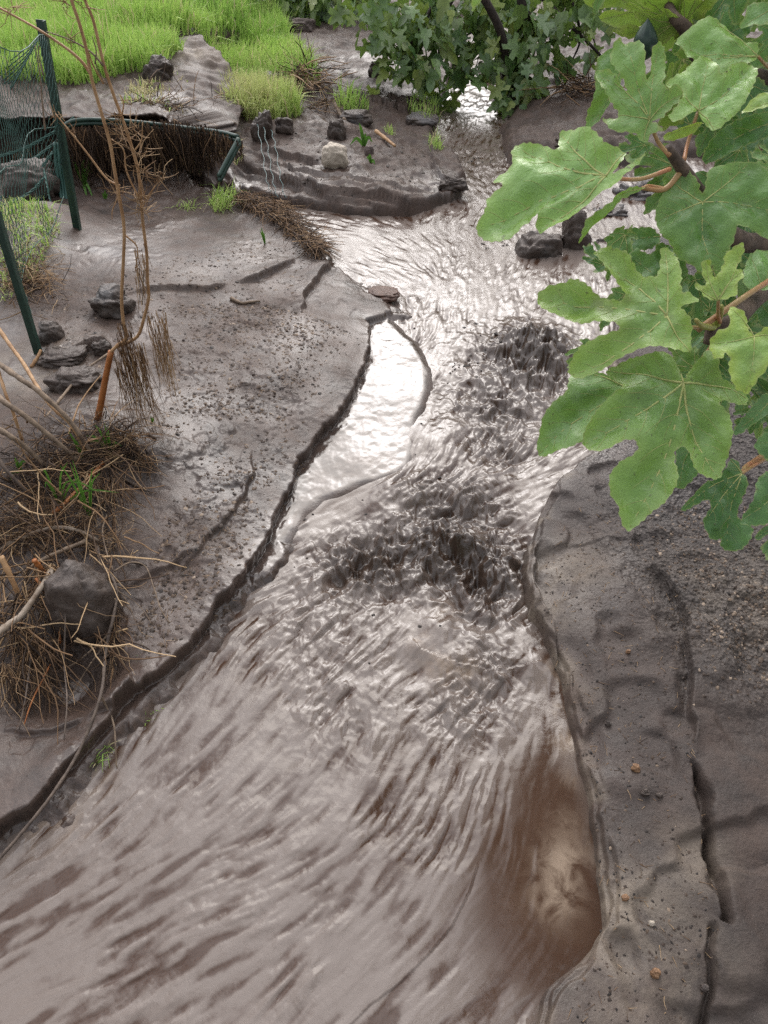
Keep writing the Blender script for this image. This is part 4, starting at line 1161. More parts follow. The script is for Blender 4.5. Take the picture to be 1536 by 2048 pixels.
def blades(name, xy, hmin, hmax, width, seed, lean=0.35, dry=0.08, wind=(0.1, -0.05), kz=None, mat=None):
    r = np.random.RandomState(seed)
    n = len(xy)
    if kz is None:
        kz = np.array([ground_h(a, b) for a, b in xy])
    p = np.stack([xy[:, 0], xy[:, 1], kz-0.01], 1)
    h = r.uniform(hmin, hmax, n)*(0.75+0.35*vnoise(xy[:, 0]*2.5, xy[:, 1]*2.5, seed))
    an = r.uniform(0, 2*np.pi, n)
    ln = np.abs(r.normal(size=n))*lean
    d = np.stack([np.cos(an)*ln+wind[0], np.sin(an)*ln+wind[1], np.ones(n)], 1)
    d /= np.linalg.norm(d, axis=1)[:, None]
    s = np.stack([np.cos(r.uniform(0, 6.28, n)), np.sin(r.uniform(0, 6.28, n)), np.zeros(n)], 1)*(width*r.uniform(.6, 1.3, n))[:, None]
    m = p+d*(h*.55)[:, None]
    t = p+d*(h*.95)[:, None]+np.stack([np.cos(an), np.sin(an), -0.9*np.ones(n)], 1)*(h*ln*.45)[:, None]
    V = np.stack([p-s, p+s, m-s*.8, m+s*.8, t], 1).reshape(-1, 3)
    b = np.arange(n)[:, None]*5
    T = np.concatenate([b+[0, 1, 3], b+[0, 3, 2], b+[2, 3, 4]], 1).reshape(-1, 3)
    me = np_mesh(name, V, T)
    patch = 0.5+0.5*vnoise(xy[:, 0]*1.3, xy[:, 1]*1.3, seed+3)
    yel = 0.5+0.5*fbm(xy[:, 0], xy[:, 1], 0.9, 3, seed+4)
    tone = np.stack([np.clip(patch*.6+r.rand(n)*.5-.1, 0, 1), np.clip((r.rand(n) < dry)*0.9+np.clip(yel-.62, 0, 1)*1.1, 0, 1), np.zeros(n), np.ones(n)], 1)
    set_attr(me, "tone", np.repeat(tone, 5, 0))
    return link(name, me, mat or GRASS)
def scatter(px_poly, h, n, seed, edge=0.0):
    pl = np.array(poly(px_poly, h))
    r = np.random.RandomState(seed)
    lo, hi = pl.min(0), pl.max(0)
    out = np.zeros((0, 2))
    while len(out) < n:
        q = lo+(hi-lo)*r.rand(n*2, 2)
        d = seg_dist(q[:, 0]+0.25*edge*fbm(q[:, 0], q[:, 1], 0.4, 3, seed), q[:, 1]+edge*fbm(q[:, 0], q[:, 1], 0.4, 3, seed+1), pl, True, 5)[0]
        out = np.concatenate([out, q[d > 0]])
    return out[:n]
field = scatter([(-420, 170), (0, 168), (150, 163), (240, 150), (330, 133), (348, 120), (318, 95), (322, 78), (430, 98), (560, 104), (632, 96), (630, 78), (590, 45), (570, 10), (560, -40), (-420, -40)], .36, 60000, 1, .25)
stuff(blades("meadow_grass", field, .14, .34, .0055, 1), "bright green field of tall wet grass on the raised bank", "grass")
far_field = np.random.RandomState(3).rand(14000, 2)*[26, 16]+[-18, 12.5]
far_field = far_field[(far_field[:, 0] < 0.15*far_field[:, 1]-1.5)]
stuff(blades("meadow_grass", far_field, .2, .4, .013, 2), "far part of the grass field towards the unseen hills", "grass")
def clump(label, px_poly, h, n, hmin, hmax, width, seed, dry=.08, lean=.35, wind=(.1, -.05), group=None, name="grass_clump", mat=None):
    o = blades(name, scatter(px_poly, h, n, seed, .02), hmin, hmax, width, seed, lean, dry, wind, mat=mat)
    thing(o, label, "grass clump", group)
    return o
GG = "grass clumps on the mud"
clump("large bright grass clump on the mud between field and layered mud island", [(418, 182), (440, 162), (530, 155), (590, 182), (602, 212), (545, 222), (445, 216)], .2, 2600, .13, .28, .005, 21, group=GG)
clump("thin grass tuft beside the brown straw pile above the island", [(668, 190), (690, 178), (738, 192), (735, 202), (680, 203)], .17, 130, .10, .24, .0045, 22, group=GG)
clump("sparse grass on wet mud under the drooping fig bush", [(815, 190), (850, 165), (890, 175), (885, 215), (850, 215)], .15, 260, .06, .16, .004, 23, group=GG)
clump("few grass blades at the stream side of the island tip", [(855, 262), (880, 262), (885, 285), (865, 285)], .1, 60, .05, .12, .003, 24, group=GG)
clump("grass sprigs on the island crest beside the flat stone", [(770, 235), (785, 230), (792, 245), (775, 250)], .14, 26, .08, .18, .0035, 25, group=GG)
clump("grey muddy grass flattened on the turf edge above the cave", [(240, 225), (260, 180), (330, 150), (430, 150), (480, 240), (410, 238), (330, 225)], .33, 1500, .04, .12, .004, 26, dry=.75, lean=.9, group=GG)
clump("yellow dry grass at the left margin of the green clump", [(410, 150), (455, 140), (480, 160), (430, 180)], .22, 160, .08, .2, .004, 27, dry=.8, group=GG)
clump("green grass lying flat at the end of the straw band", [(415, 375), (445, 362), (470, 372), (455, 398), (425, 400)], .12, 190, .06, .16, .0028, 28, dry=.1, lean=.8, wind=(.3, -.4), group=GG)
clump("small flattened grass sprig on the smooth mud below the cave", [(340, 385), (365, 378), (395, 388), (370, 398)], .11, 40, .06, .14, .0026, 29, dry=.1, lean=1.1, wind=(.5, -.4), group=GG)
clump("pale grass mound behind the wire netting at the left edge", [(0, 440), (60, 410), (112, 430), (120, 470), (60, 560), (0, 600)], .17, 900, .06, .20, .0028, 30, dry=.28, lean=.8, wind=(.2, -.4), group=GG)
clump("green grass hanging at the waterline of the left bank, upper of two", [(285, 1420), (320, 1385), (330, 1395), (290, 1435)], .02, 70, .02, .05, .0012, 31, dry=.3, lean=.9, wind=(.6, -.5), group="grass wisps at the waterline")
clump("green grass hanging at the waterline of the left bank, lower of two", [(185, 1512), (215, 1485), (225, 1492), (195, 1525)], .02, 60, .02, .05, .0012, 32, dry=.3, lean=.9, wind=(.6, -.5), group="grass wisps at the waterline")
clump("tiny green seedlings pressed into the left bank mud", [(265, 1300), (285, 1265), (295, 1270), (275, 1315)], .09, 40, .01, .03, .001, 33, dry=.2, lean=1.0, group="grass wisps at the waterline")
def ribbon(mb, pts, w, side=None):
    s = spline(pts, 5)
    n = len(s)
    base_ = len(mb.v)
    for i, p in enumerate(s):
        t = s[min(i+1, n-1)]-s[max(i-1, 0)]
        vd = p-CAM
        a = np.cross(t, vd if side is None else side)
        a /= np.linalg.norm(a)+1e-9
        ww = w*min(1, 0.55+1.6*i/n)*(1-(i/(n-1))**3)+0.0002
        up_ = np.cross(a, t)
        up_ /= np.linalg.norm(up_)+1e-9
        mb.v += [p-a*ww, p+up_*ww*.35, p+a*ww]
    for i in range(n-1):
        k = base_+3*i
        mb.f += [(k, k+1, k+4, k+3), (k+1, k+2, k+5, k+4)]
WEED = grass_material("weed_blade", (0.085, 0.20, 0.03), (0.085, 0.20, 0.03), (0.2, 0.2, 0.1))
def weed(label, base_px, tips, w, h=0.0, name="grass_weed"):
    """a young weed with a few long arching blades"""
    b = G(*base_px)
    mb = MB()
    for (tx, ty, dy, arch) in tips:
        t = PY(tx, ty, b[1]+dy)
        m = 0.5*(b+t)+np.array([0, 0, arch])
        ribbon(mb, [b+np.array([0, 0, -.005]), m, t], w)
    o = mb.build(name, WEED)
    set_attr(o.data, "tone", np.tile([0.5, 0, 0, 1], (len(mb.v), 1)))
    thing(o, label, "weed", "young weeds in the mud")
weed("bright weed sprout with three leaves on the mud island behind the pale stone", (728, 292), [(718, 245, 0, .02), (722, 255, .02, .01), (700, 290, -.05, .04), (745, 285, .02, .04), (731, 265, 0, 0)], .010)
weed("small green sprout lower on the island beside the pale stone", (742, 325), [(738, 308, 0, .01), (733, 318, -.02, .02), (750, 330, -.04, .02)], .008)
weed("arching green blades at the foot of the far fence post", (168, 372), [(140, 312, 0, .03), (170, 318, .02, .04), (205, 316, .05, .06), (188, 400, -.15, .05), (176, 402, -.15, .04), (150, 335, 0, .02), (185, 345, .02, .05)], .008)
weed("leafy green weed at the base of the orange stem", (222, 912), [(209, 846, 0, .0), (190, 850, 0, .03), (172, 872, 0, .03), (180, 885, -.02, .03), (244, 892, 0, .03), (215, 850, 0, .0)], .0035)
weed("tall thin green weed rising from the debris heap", (181, 1038), [(145, 920, -.02, .0), (160, 960, 0, .02), (120, 930, 0, .04), (185, 935, 0, .02), (200, 945, 0, .04), (140, 925, 0, 0)], .0028)
weed("curled green grass loops on the debris heap", (120, 1010), [(88, 945, 0, .06), (135, 925, 0, .03), (90, 975, -.03, .05), (200, 985, -.05, .06), (238, 985, -.04, .03), (150, 960, 0, .03)], .0026)
weed("single green blade among the sticks of the debris heap", (168, 920), [(137, 862, 0, .01), (150, 880, 0, .02)], .0035)
weed("little green weed in the stick tangle at the left edge", (40, 945), [(30, 915, 0, .01), (55, 925, 0, .02), (20, 965, -.03, .02), (35, 920, 0, 0)], .0035)
weed("two blade seedling alone on the left bank mud", (304, 845), [(302, 832, 0, .0), (309, 836, 0, .005)], .003)
weed("thin pale sprout on the bank beside the straw band", (530, 488), [(522, 455, 0, .01), (528, 465, 0, .0), (520, 462, 0, .01)], .004)
weed("tiny sprout under the twin stems near the cave", (210, 398), [(205, 385, 0, .0), (215, 386, 0, .0), (210, 380, 0, 0)], .006)

# ------------------------------------------------------------------ stones
def stone_mat(name, c1, c2, rough=.6, coat=.5):
    M = Mat(name)
    n = M.noise(30, 5, .65)
    c = M.mix(M.ramp(n, [(.35, (0, 0, 0)), (.65, (1, 1, 1))]), c1, c2)
    k = M.ramp(M.noise(9, 4, .6), [(.62-.4*coat, (0, 0, 0)), (.72-.3*coat, (1, 1, 1))])
    mud = M.mix(M.noise(60, 4, .6), (.040, .030, .025), (.095, .071, .059))
    c = M.mix(M.math('MULTIPLY', k, .9), c, mud)
    return M.set(Base_Color=c, Roughness=rough, Normal=M.bump(M.noise(70, 5, .7), .006, .7, M.bump(M.noise(14, 3, .6), .015, .6)), Specular_IOR_Level=.4)
STONE = {"tan": stone_mat("tan_stone", (0.34, 0.29, 0.235), (0.50, 0.44, 0.365), .7, -.6), "grey": stone_mat("grey_stone", (0.065, 0.064, 0.066), (0.14, 0.13, 0.125), .55, .75),
         "dark": stone_mat("dark_basalt", (0.030, 0.025, 0.023), (0.080, 0.067, 0.060), .5, .75), "mud": stone_mat("mud_coated_stone", (0.045, 0.036, 0.033), (0.085, 0.070, 0.063), .5, .9),
         "pink": stone_mat("pinkish_stone", (0.10, 0.075, 0.070), (0.18, 0.14, 0.13), .7, .3), "rusty": stone_mat("rusty_mud", (0.060, 0.030, 0.020), (0.11, 0.060, 0.042), .5, .2), "silver": stone_mat("wet_silver_stone", (0.06, 0.055, 0.055), (0.13, 0.12, 0.12), .32, .2)}  # the last kind is a smoother wet grey stone with little mud on it
def stone(label, px, py, w, hh, kind, seed, sink=0.3, rough=0.18, group=None, deep=0.9, name="stone"):
    """w, hh: its width and height in photo pixels"""
    g = G(px, py+hh*0.35)
    dep = (g-CAM)@np.array([0, CP, -SP])
    rx, rz = w*dep/F/2*1.08, hh*dep/F/2*1.42
    ry = deep*rx
    mb = MB()
    n, m = 56, 34
    c = g+np.array([0, ry*.4, rz*(0.66-sink)])
    for j in range(m+1):
        th = math.pi*j/m
        for k in range(n):
            a = 2*math.pi*k/n
            mb.v.append(np.array([math.sin(th)*math.cos(a), math.sin(th)*math.sin(a), math.cos(th)]))
    V = np.array(mb.v)
    s = seed*13.7
    r = 1+rough*.45*fbm(V[:, 0]*7+s, V[:, 1]*7+V[:, 2]*6, 1.0, 3, seed+6)+rough*1.3*fbm(V[:, 0]*1.1+s, V[:, 1]*1.1+V[:, 2]*1.7, 1.0, 2, seed)+rough*.5*fbm(V[:, 0]*3+s+V[:, 2]*2, V[:, 1]*3+V[:, 2]*3, 1.0, 3, seed+3)
    ex = 0.72                                               # a little boxy
    V = np.sign(V)*np.abs(V)**ex
    V /= (np.linalg.norm(V, axis=1)**0.6)[:, None]
    V = V*r[:, None]*[rx, ry, rz]+c
    mb.v = list(V)
    for j in range(m):
        for k in range(n):
            mb.f.append((j*n+k, (j+1)*n+k, (j+1)*n+(k+1) % n, j*n+(k+1) % n))
    o = mb.build(name, STONE[kind])
    thing(o, label, "stone", group)
    return o
SG = "stones in the flood mud"
stone("pale tan rounded stone on the layered mud island", 671, 322, 50, 36, "tan", 1, .05, .08, SG)
stone("small mud covered stone above the pale round stone", 673, 266, 34, 36, "mud", 2, .3, .15, SG)
stone("flat grey slab stone on the island crest", 714, 238, 58, 22, "grey", 3, .3, .12, SG)
stone("dark rounded stone at the left of the island", 570, 255, 36, 26, "dark", 4, .3, .14, SG)
stone("dark wet block at the island edge beside the blue wires", 524, 262, 40, 44, "dark", 5, .3, .2, SG)
stone("small pinkish stone beside the green sprout", 738, 302, 18, 16, "pink", 6, .3, .12, SG)
stone("pinkish boulder at the corner of the grass field", 605, 54, 46, 24, "pink", 7, .35, .12, SG)
stone("dark cone shaped stone under the bush edge", 755, 146, 30, 24, "dark", 8, .2, .2, SG)
stone("black rock beside the upper stream on its right", 1000, 165, 60, 34, "dark", 9, .3, .22, SG)
stone("black rock beside the upper stream on its left", 955, 158, 34, 22, "dark", 10, .3, .22, SG)
stone("grey flat rock in the upper stream shallows", 845, 240, 60, 16, "silver", 11, .4, .1, SG)
stone("wide dark block of rock standing in the stream near the fig leaves", 1078, 515, 88, 62, "dark", 12, .25, .16, SG)
stone("tall dark rock leaning against the wide block", 1146, 492, 62, 74, "dark", 13, .2, .2, SG)
stone("small dark rock behind the leaning rock", 1192, 498, 36, 30, "dark", 14, .25, .2, SG)
stone("wet silvery rock under the fig leaf stalk", 1275, 400, 80, 46, "silver", 15, .3, .3, SG)
stone("wet silvery rock low between the fig leaves", 1215, 440, 90, 40, "silver", 16, .35, .3, SG)
stone("angular grey stone behind the twin dry stems", 225, 612, 74, 44, "grey", 17, .3, .22, SG)
stone("dark stone at the foot of the near fence post", 104, 670, 46, 38, "grey", 18, .3, .12, SG)
stone("dark muddy boulder left of the orange stem base", 150, 765, 92, 42, "mud", 19, .3, .16, SG)
stone("flat mud topped stone at the near fence post base", 120, 718, 90, 22, "mud", 20, .3, .16, SG)
stone("small dark stone behind the hanging straw beard", 205, 700, 30, 26, "dark", 21, .3, .2, SG)
stone("big mud grey boulder under the debris heap", 172, 1200, 120, 165, "mud", 22, .42, .09, SG, 1.0)
stone("big grey boulder behind the sagging wire netting", 62, 368, 100, 62, "mud", 23, .3, .12, SG)
stone("dark rock on the turf above the cave", 318, 150, 50, 44, "dark", 24, .35, .2, SG)
stone("reddish brown mud clump at the tip of the left bank", 768, 592, 60, 14, "rusty", 25, .3, .10, SG)
stone("dark lump at the toe of the island in the water", 905, 400, 46, 20, "dark", 26, .35, .2, SG)
stone("low dark rock at the far left water bend", 555, 160, 60, 18, "mud", 27, .4, .2, SG)
stone("muddy rock on the far right bank behind the fig leaves", 1145, 285, 60, 22, "mud", 28, .4, .2, SG)

# ------------------------------------------------------------------ wire fence
GREEN = plain("green_painted_steel", (0.010, 0.032, 0.024), (0.020, 0.052, 0.038), 25, 0.45, 0.0, 0.5)
WIRE = plain("green_plastic_wire", (0.025, 0.075, 0.062), (0.055, 0.13, 0.11), 20, 0.45)
def angle_iron(mb, a, b, w, th, face):
    """an L section steel post from a to b"""
    a, b, face = np.asarray(a, float), np.asarray(b, float), np.asarray(face, float)
    t = (b-a)/np.linalg.norm(b-a)
    s1 = np.cross(t, face); s1 /= np.linalg.norm(s1)
    s2 = np.cross(s1, t)
    prof = [(-w, 0), (0, 0), (0.0, w*.75), (-th, w*.75), (-th, th), (-w, th)]
    k = len(mb.v)
    for p in (a, b):
        for (u_, v_) in prof:
            mb.v.append(p+s1*u_+s2*v_)
    n = 6
    for i in range(n):
        mb.f.append((k+i, k+(i+1) % n, k+n+(i+1) % n, k+n+i))
    mb.f += [tuple(k+i for i in range(n))[::-1], tuple(k+n+i for i in range(n))]
f0 = G(152, 456)
n0 = G(76, 706)
f_top = PY(82, 40, f0[1]+.02)
n_top = PY(-40, 320, n0[1])
fence = empty("wire_fence", f0)
thing(fence, "torn green wire netting fence on two green angle steel posts", "fence")
for a, b, nm in [(f0-[0, 0, .08], f_top, .040), (n0-[0, 0, .08], n_top+(n_top-n0)*.4, .033)]:
    mb = MB()
    angle_iron(mb, a+np.array([nm/2, 0, 0]), b+np.array([nm/2, 0, 0]), nm, .005, (0, -1, 0))
    o = mb.build("post", GREEN, None, smooth=False)
    adopt(fence, o)
# netting between the posts, torn loose and sagging at its foot
def netting():
    mb = MB()
    r = random.Random(3)
    A0, A1, B0, B1 = f_top-[0, 0, .07], f0+[0, 0, .12], n_top+[0, 0, .25], n0+[0, 0, .12]
    def pt(s, t):                                           # s along (0 far post .. 1 near post), t down
        a, b = A0+(A1-A0)*t, B0+(B1-B0)*t
        q = a+(b-a)*s
        sag = math.sin(math.pi*min(max(s, 0), 1))
        q = q+np.array([-.16*sag*t, .10*sag*t, -.10*sag*(t-.1)])
        q += np.array([.018*math.sin(9*s+5*t), .015*math.cos(11*t+3*s), .022*math.sin(13*s-4*t)])
        return q
    nx_, ny_ = 30, 15
    for d in (1, -1):
        for i in range(-ny_, nx_+1):
            pts = []
            for j in range(ny_*2+1):
                t = j/(ny_*2)
                s = (i+d*(j/2 if d > 0 else -(ny_-j/2))*1.0 if False else i+(j/2 if d > 0 else ny_-j/2))/nx_
                if -0.001 <= s <= 1.0 and not (t > .62 and .30 < s < .52) and not (t > .8 and s < .2):
                    pts.append(pt(s, t)+np.array([.0045*(j % 2)*d, 0, 0]))
                elif len(pts) > 2:
                    mb.tube(pts, .0010, 4); pts = []
                else:
                    pts = []
            if len(pts) > 2:
                mb.tube(pts, .0010, 4)
    for t in (0.0, .45, 0.98):
        mb.tube([pt(k/14, t) for k in range(15)], .002, 5)
    return mb.build("netting", WIRE)
adopt(fence, netting())
# netting beyond the far post, lying back over the muddy turf
mb = MB()
for i in range(24):
    x0 = -60+i*9
    mb.tube(spline([PY(x0, 168-4*math.sin(i), 5.6), PY(x0-4, 205, 5.5), PY(x0-12, 262+8*math.sin(i*1.7), 5.35)], 4), .0022, 4)
for i in range(9):
    a = PY(88-2*i, 62+i*3, 5.0)
    mb.tube(spline([a, PY(60-7*i, 90+14*i, 5.2), PY(10-14*i, 130+20*i, 5.4)], 5), .003, 4)
o = mb.build("netting", WIRE)
adopt(fence, o)
# thick drooping selvedge strands below the turf edge
mb = MB()
for pts in [[(148, 236, 4.6), (90, 275, 4.6), (40, 300, 4.55), (-20, 318, 4.5)], [(115, 282, 4.4), (60, 322, 4.4), (0, 345, 4.3), (-60, 362, 4.3)], [(105, 305, 4.3), (70, 350, 4.25), (20, 385, 4.2), (-40, 420, 4.1)],
            [(88, 355, 4.2), (60, 385, 4.1), (10, 412, 4.0), (-40, 440, 3.9)], [(88, 340, 4.2), (95, 375, 4.1), (100, 400, 4.05), (112, 425, 4.0)]]:
    s = spline([PY(*p) for p in pts], 8)
    for k in range(3):
        ph = k*2.1
        mb.tube([q+np.array([0, .006*math.sin(i*.9+ph), .006*math.cos(i*.9+ph)]) for i, q in enumerate(s)], .0032, 4)
adopt(fence, mb.build("edge_strand", WIRE))

def GH0(px, py, dh):
    g = G(px, py)
    return g+(CAM-g)*dh
def flat_bar(name, pts, w, label, cat="fence post"):
    mb = MB()
    s = spline([np.asarray(q) for q in pts], 8)
    for off in (-1, 1):
        mb.tube([q+np.array([0, 0, off*w*.28]) for q in s], w*.30, 8)
    mb.tube([q+np.array([0, w*.2, 0]) for q in s], w*.34, 6, squash=.5)
    o = mb.build(name, GREEN)
    thing(o, label, cat)
def turf_y(px):
    return P(px, np.interp(px, [118, 200, 330, 410, 486], [255, 252, 240, 250, 284]), .36)[1]
bent = [PY(a, b, turf_y(a)-.01) for a, b in [(128, 262), (142, 248), (180, 243), (260, 247), (360, 258), (440, 268), (476, 277)]]
flat_bar("bent_post", bent, .036, "green steel post bent flat along the turf edge above the cave")
flat_bar("fallen_post", [PY(478, 282, turf_y(478)-.05), PY(462, 312, turf_y(478)-.12), PY(438, 358, turf_y(478)-.2)], .040, "short green post slanting down from the cave corner to the mud")
mb = MB()
for k in range(3):
    mb.tube(spline([PY(110+7*k, 285, 4.33), PY(112+7*k, 330, 4.3), PY(119+6*k, 370, 4.28), PY(126+4*k, 422, 4.22)], 6), .0085, 6)
thing(mb.build("steel_strip", WIRE), "bundle of blue green strips hanging beside the far fence post", "metal strip")
for i, (x, lab) in enumerate([(520, "left"), (533, "middle"), (548, "right")]):
    s = spline([GH0(x-6, 248+6*i, .05), GH0(x+4, 300, .05), GH0(x+12, 350, .06), GH0(x+22, 395, .05)], 10)
    mb = MB().tube([q+np.array([.005*math.sin(k*1.1), 0, 0]) for k, q in enumerate(s)], .0016, 5)
    thing(mb.build("loose_wire", plain("pale_wire", (.07, .13, .13), (.11, .19, .19), 20, .4)), f"crinkled pale blue wire hanging before the island, {lab} of three", "wire", "loose wires before the island")

# ------------------------------------------------------------------ dry stems, sticks, roots and straw
def GH(px, py, dh=0.0):
    """the point dh above the ground seen at a pixel"""
    h = 0.1+dh
    for _ in range(8):
        p = P(px, py, h)
        h = 0.5*h+0.5*(ground_h(p[0], p[1])-S*p[1]+dh)
    return P(px, py, h)
DRYWOOD = plain("dry_grey_wood", (0.10, 0.070, 0.048), (0.23, 0.17, 0.12), 40, 0.75, 0.001)
REED = plain("orange_reed", (0.24, 0.075, 0.018), (0.36, 0.14, 0.045), 30, 0.5)
TANSTEM = plain("tan_dry_stem", (0.25, 0.135, 0.060), (0.40, 0.25, 0.13), 25, 0.6)
ROOTM = plain("muddy_root", (0.055, 0.040, 0.032), (0.12, 0.090, 0.070), 50, 0.7, 0.001)
PALEW = plain("bleached_wood", (0.13, 0.092, 0.062), (0.30, 0.25, 0.20), 22, 0.7, 0.001)
def fibre_material():
    M = Mat("straw_fibre")
    sep = M.new("ShaderNodeSeparateColor")
    M.l.new(M.attr("tone").outputs["Color"], sep.inputs["Color"])
    c = M.ramp(sep.outputs[0], [(0.0, (0.020, 0.013, 0.010)), (0.35, (0.060, 0.036, 0.022)), (0.65, (0.22, 0.13, 0.068)), (1.0, (0.44, 0.31, 0.18))])
    return M.set(Base_Color=c, Roughness=0.7, Specular_IOR_Level=0.25)
FIBRE = fibre_material()
class Fibres:
    def __init__(self, seed):
        self.mb, self.t, self.r = MB(), [], random.Random(seed)
    def add(self, p, d, L, rad, tone, droop=0.0, wob=0.15, n=5):
        r = self.r
        p, d = np.asarray(p, float), np.asarray(d, float)
        d = d/np.linalg.norm(d)
        pts = [p]
        for k in range(n):
            d = d+np.array([r.gauss(0, wob), r.gauss(0, wob), r.gauss(0, wob*.6)-droop/n])
            d /= np.linalg.norm(d)
            pts.append(pts[-1]+d*L/n)
        k0 = len(self.mb.v)
        self.mb.tube(pts, taper(rad, rad*.45, len(pts)), 3, cap=False)
        self.t += [(tone, 0, 0, 1)]*(len(self.mb.v)-k0)
    def build(self, name, parent=None):
        o = self.mb.build(name, FIBRE)
        set_attr(o.data, "tone", np.array(self.t))
        return o
def jit(r, a):
    return np.array([r.uniform(-a, a), r.uniform(-a, a), r.uniform(-a, a)])
# --- tall twin stemmed dry weed
y0 = G(197, 838)[1]
dw = empty("dry_weed", G(197, 838))
thing(dw, "tall dry brown weed, one orange stump forking into two thin bare stems", "dry plant")
def at(pts, dy=0.0, slope=0.0):
    return [PY(a, b, y0+dy+slope*i) for i, (a, b) in enumerate(pts)]
def wand(name, pts, r0, r1, mat, dy=0.0, n=7, sub=5):
    s = spline(at(pts, dy), sub)
    o = MB().tube(s, taper(r0, r1, len(s)), n).build(name, mat)
    adopt(dw, o)
    return o
wand("stump", [(195, 842), (204, 795), (212, 752), (222, 703)], .0105, .0085, REED, n=10)
wand("stem", [(222, 704), (236, 690), (252, 676), (246, 640), (243, 593), (246, 533), (248, 457), (238, 393), (230, 347), (220, 287), (203, 227), (183, 157), (173, 100), (158, 45), (143, 0), (132, -50)], .0050, .0034, TANSTEM)
wand("stem", [(236, 692), (262, 682), (278, 668), (289, 632), (297, 597), (295, 560), (293, 505), (285, 440), (278, 353), (263, 293), (243, 233), (227, 190), (207, 127), (187, 43), (170, 0), (158, -45)], .0048, .0032, TANSTEM, .015)
for pts, mat, r in [([(180, 146), (163, 123), (133, 97), (73, 57), (10, 22), (-20, 5)], TANSTEM, .0042), ([(207, 132), (180, 103), (140, 80), (93, 63)], DRYWOOD, .0026),
                    ([(240, 372), (213, 357), (177, 310), (143, 267), (110, 227)], TANSTEM, .0032), ([(278, 398), (253, 343), (247, 300), (223, 278)], TANSTEM, .0026),
                    ([(207, 168), (185, 128), (178, 105)], TANSTEM, .0024), ([(213, 170), (196, 140), (190, 120)], DRYWOOD, .002), ([(190, 128), (192, 100), (184, 72)], DRYWOOD, .002),
                    ([(243, 236), (247, 205), (240, 190)], TANSTEM, .0022), ([(292, 398), (305, 380), (318, 362)], TANSTEM, .0022), ([(282, 420), (290, 400), (282, 360)], TANSTEM, .0022),
                    ([(270, 300), (283, 280), (285, 245)], TANSTEM, .0022), ([(250, 470), (272, 490), (275, 510), (270, 545)], TANSTEM, .0024), ([(288, 540), (286, 575), (285, 610)], PALEW, .0024),
                    ([(86, 150), (78, 115), (78, 90)], DRYWOOD, .002), ([(90, 260), (84, 200), (80, 150), (70, 90)], DRYWOOD, .0024), ([(237, 393), (225, 420), (224, 440)], TANSTEM, .0018)]:
    wand("twig", pts, r, r*.5, mat, .008, 5)
# little dead flower heads along the stems
fb = Fibres(5)
for px, py, k, s in [(236, 262, 16, .05), (268, 262, 14, .05), (284, 303, 16, .05), (322, 352, 16, .05), (283, 398, 22, .055), (287, 422, 18, .05), (243, 285, 10, .05), (238, 232, 10, .04), (245, 385, 10, .04), (143, 78, 8, .035),
                     (20, 20, 10, .05), (170, 6, 8, .04), (132, 6, 8, .04), (290, 340, 12, .04), (228, 380, 12, .045), (150, 265, 8, .04), (113, 230, 8, .04), (272, 340, 8, .04)]:
    c = PY(px, py, y0+.01)
    for _ in range(k):
        d = np.array([fb.r.gauss(0, 1), fb.r.gauss(0, .7), fb.r.gauss(.3, .8)])
        fb.add(c+jit(fb.r, .01), d, s*fb.r.uniform(.5, 1.3), .0012, fb.r.uniform(.55, .95), 0, .3, 3)
o = fb.build("flower_head"); o["kind"] = "stuff"
adopt(dw, o)
# straw beards caught on the fork
fb = Fibres(6)
for (xa, xb, ya, yb, n, L, tn) in [(226, 288, 684, 745, 150, .30, .62), (294, 332, 620, 670, 60, .20, .75), (306, 346, 680, 730, 50, .17, .8), (268, 290, 480, 560, 30, .16, .7), (232, 262, 640, 690, 60, .15, .5)]:
    for _ in range(n):
        a = fb.r.random()
        p = PY(xa+(xb-xa)*a, ya+(yb-ya)*fb.r.random(), y0+fb.r.uniform(-.02, .03))
        fb.add(p, [fb.r.gauss(.02, .06), fb.r.gauss(0, .08), -1], L*fb.r.uniform(.15, 1.05), fb.r.uniform(.0007, .0014), min(1, max(0, fb.r.gauss(tn, .15))), .3, .07, 6)
o = fb.build("straw_beard"); o["kind"] = "stuff"
adopt(dw, o)

# --- root mat hanging from the undercut turf
fb = Fibres(8)
for i in range(2600):
    x = fb.r.uniform(118, 486)
    e = np.interp(x, [118, 200, 330, 410, 486], [255, 252, 240, 250, 284])
    base_y = np.interp(x, [118, 300, 400, 486], [375, 365, 350, 292])
    Yd = turf_y(x)+fb.r.uniform(-.12, .20)
    p = PY(x, e+fb.r.uniform(-4, 10)+fb.r.random()**2*28, Yd)
    q = PY(x, base_y, Yd)
    L = max(.04, (p[2]-q[2]))*fb.r.uniform(.3, 1.05)
    fb.add(p, [fb.r.gauss(.05, .25), fb.r.gauss(-.10, .15), -1], L, fb.r.uniform(.0014, .0032), min(1, max(0, fb.r.gauss(.20, .17)+(.35 if fb.r.random() < .12 else 0))), .5, .16, 5)
thing(fb.build("root_mat"), "dark brown mat of roots hanging under the torn turf edge", "roots")
fb = Fibres(9)
for i in range(420):
    x = fb.r.uniform(-40, 130)
    p = PY(x, np.interp(x, [-40, 130], [300, 275])+fb.r.uniform(-8, 50), 4.75+fb.r.uniform(-.1, .2))
    fb.add(p, [fb.r.gauss(.05, .4), fb.r.gauss(-.1, .2), -1], fb.r.uniform(.06, .26), fb.r.uniform(.0015, .004), min(1, max(0, fb.r.gauss(.45, .25))), .3, .22, 5)
thing(fb.build("root_fringe"), "orange brown root fringe behind the sagging wire netting", "roots")
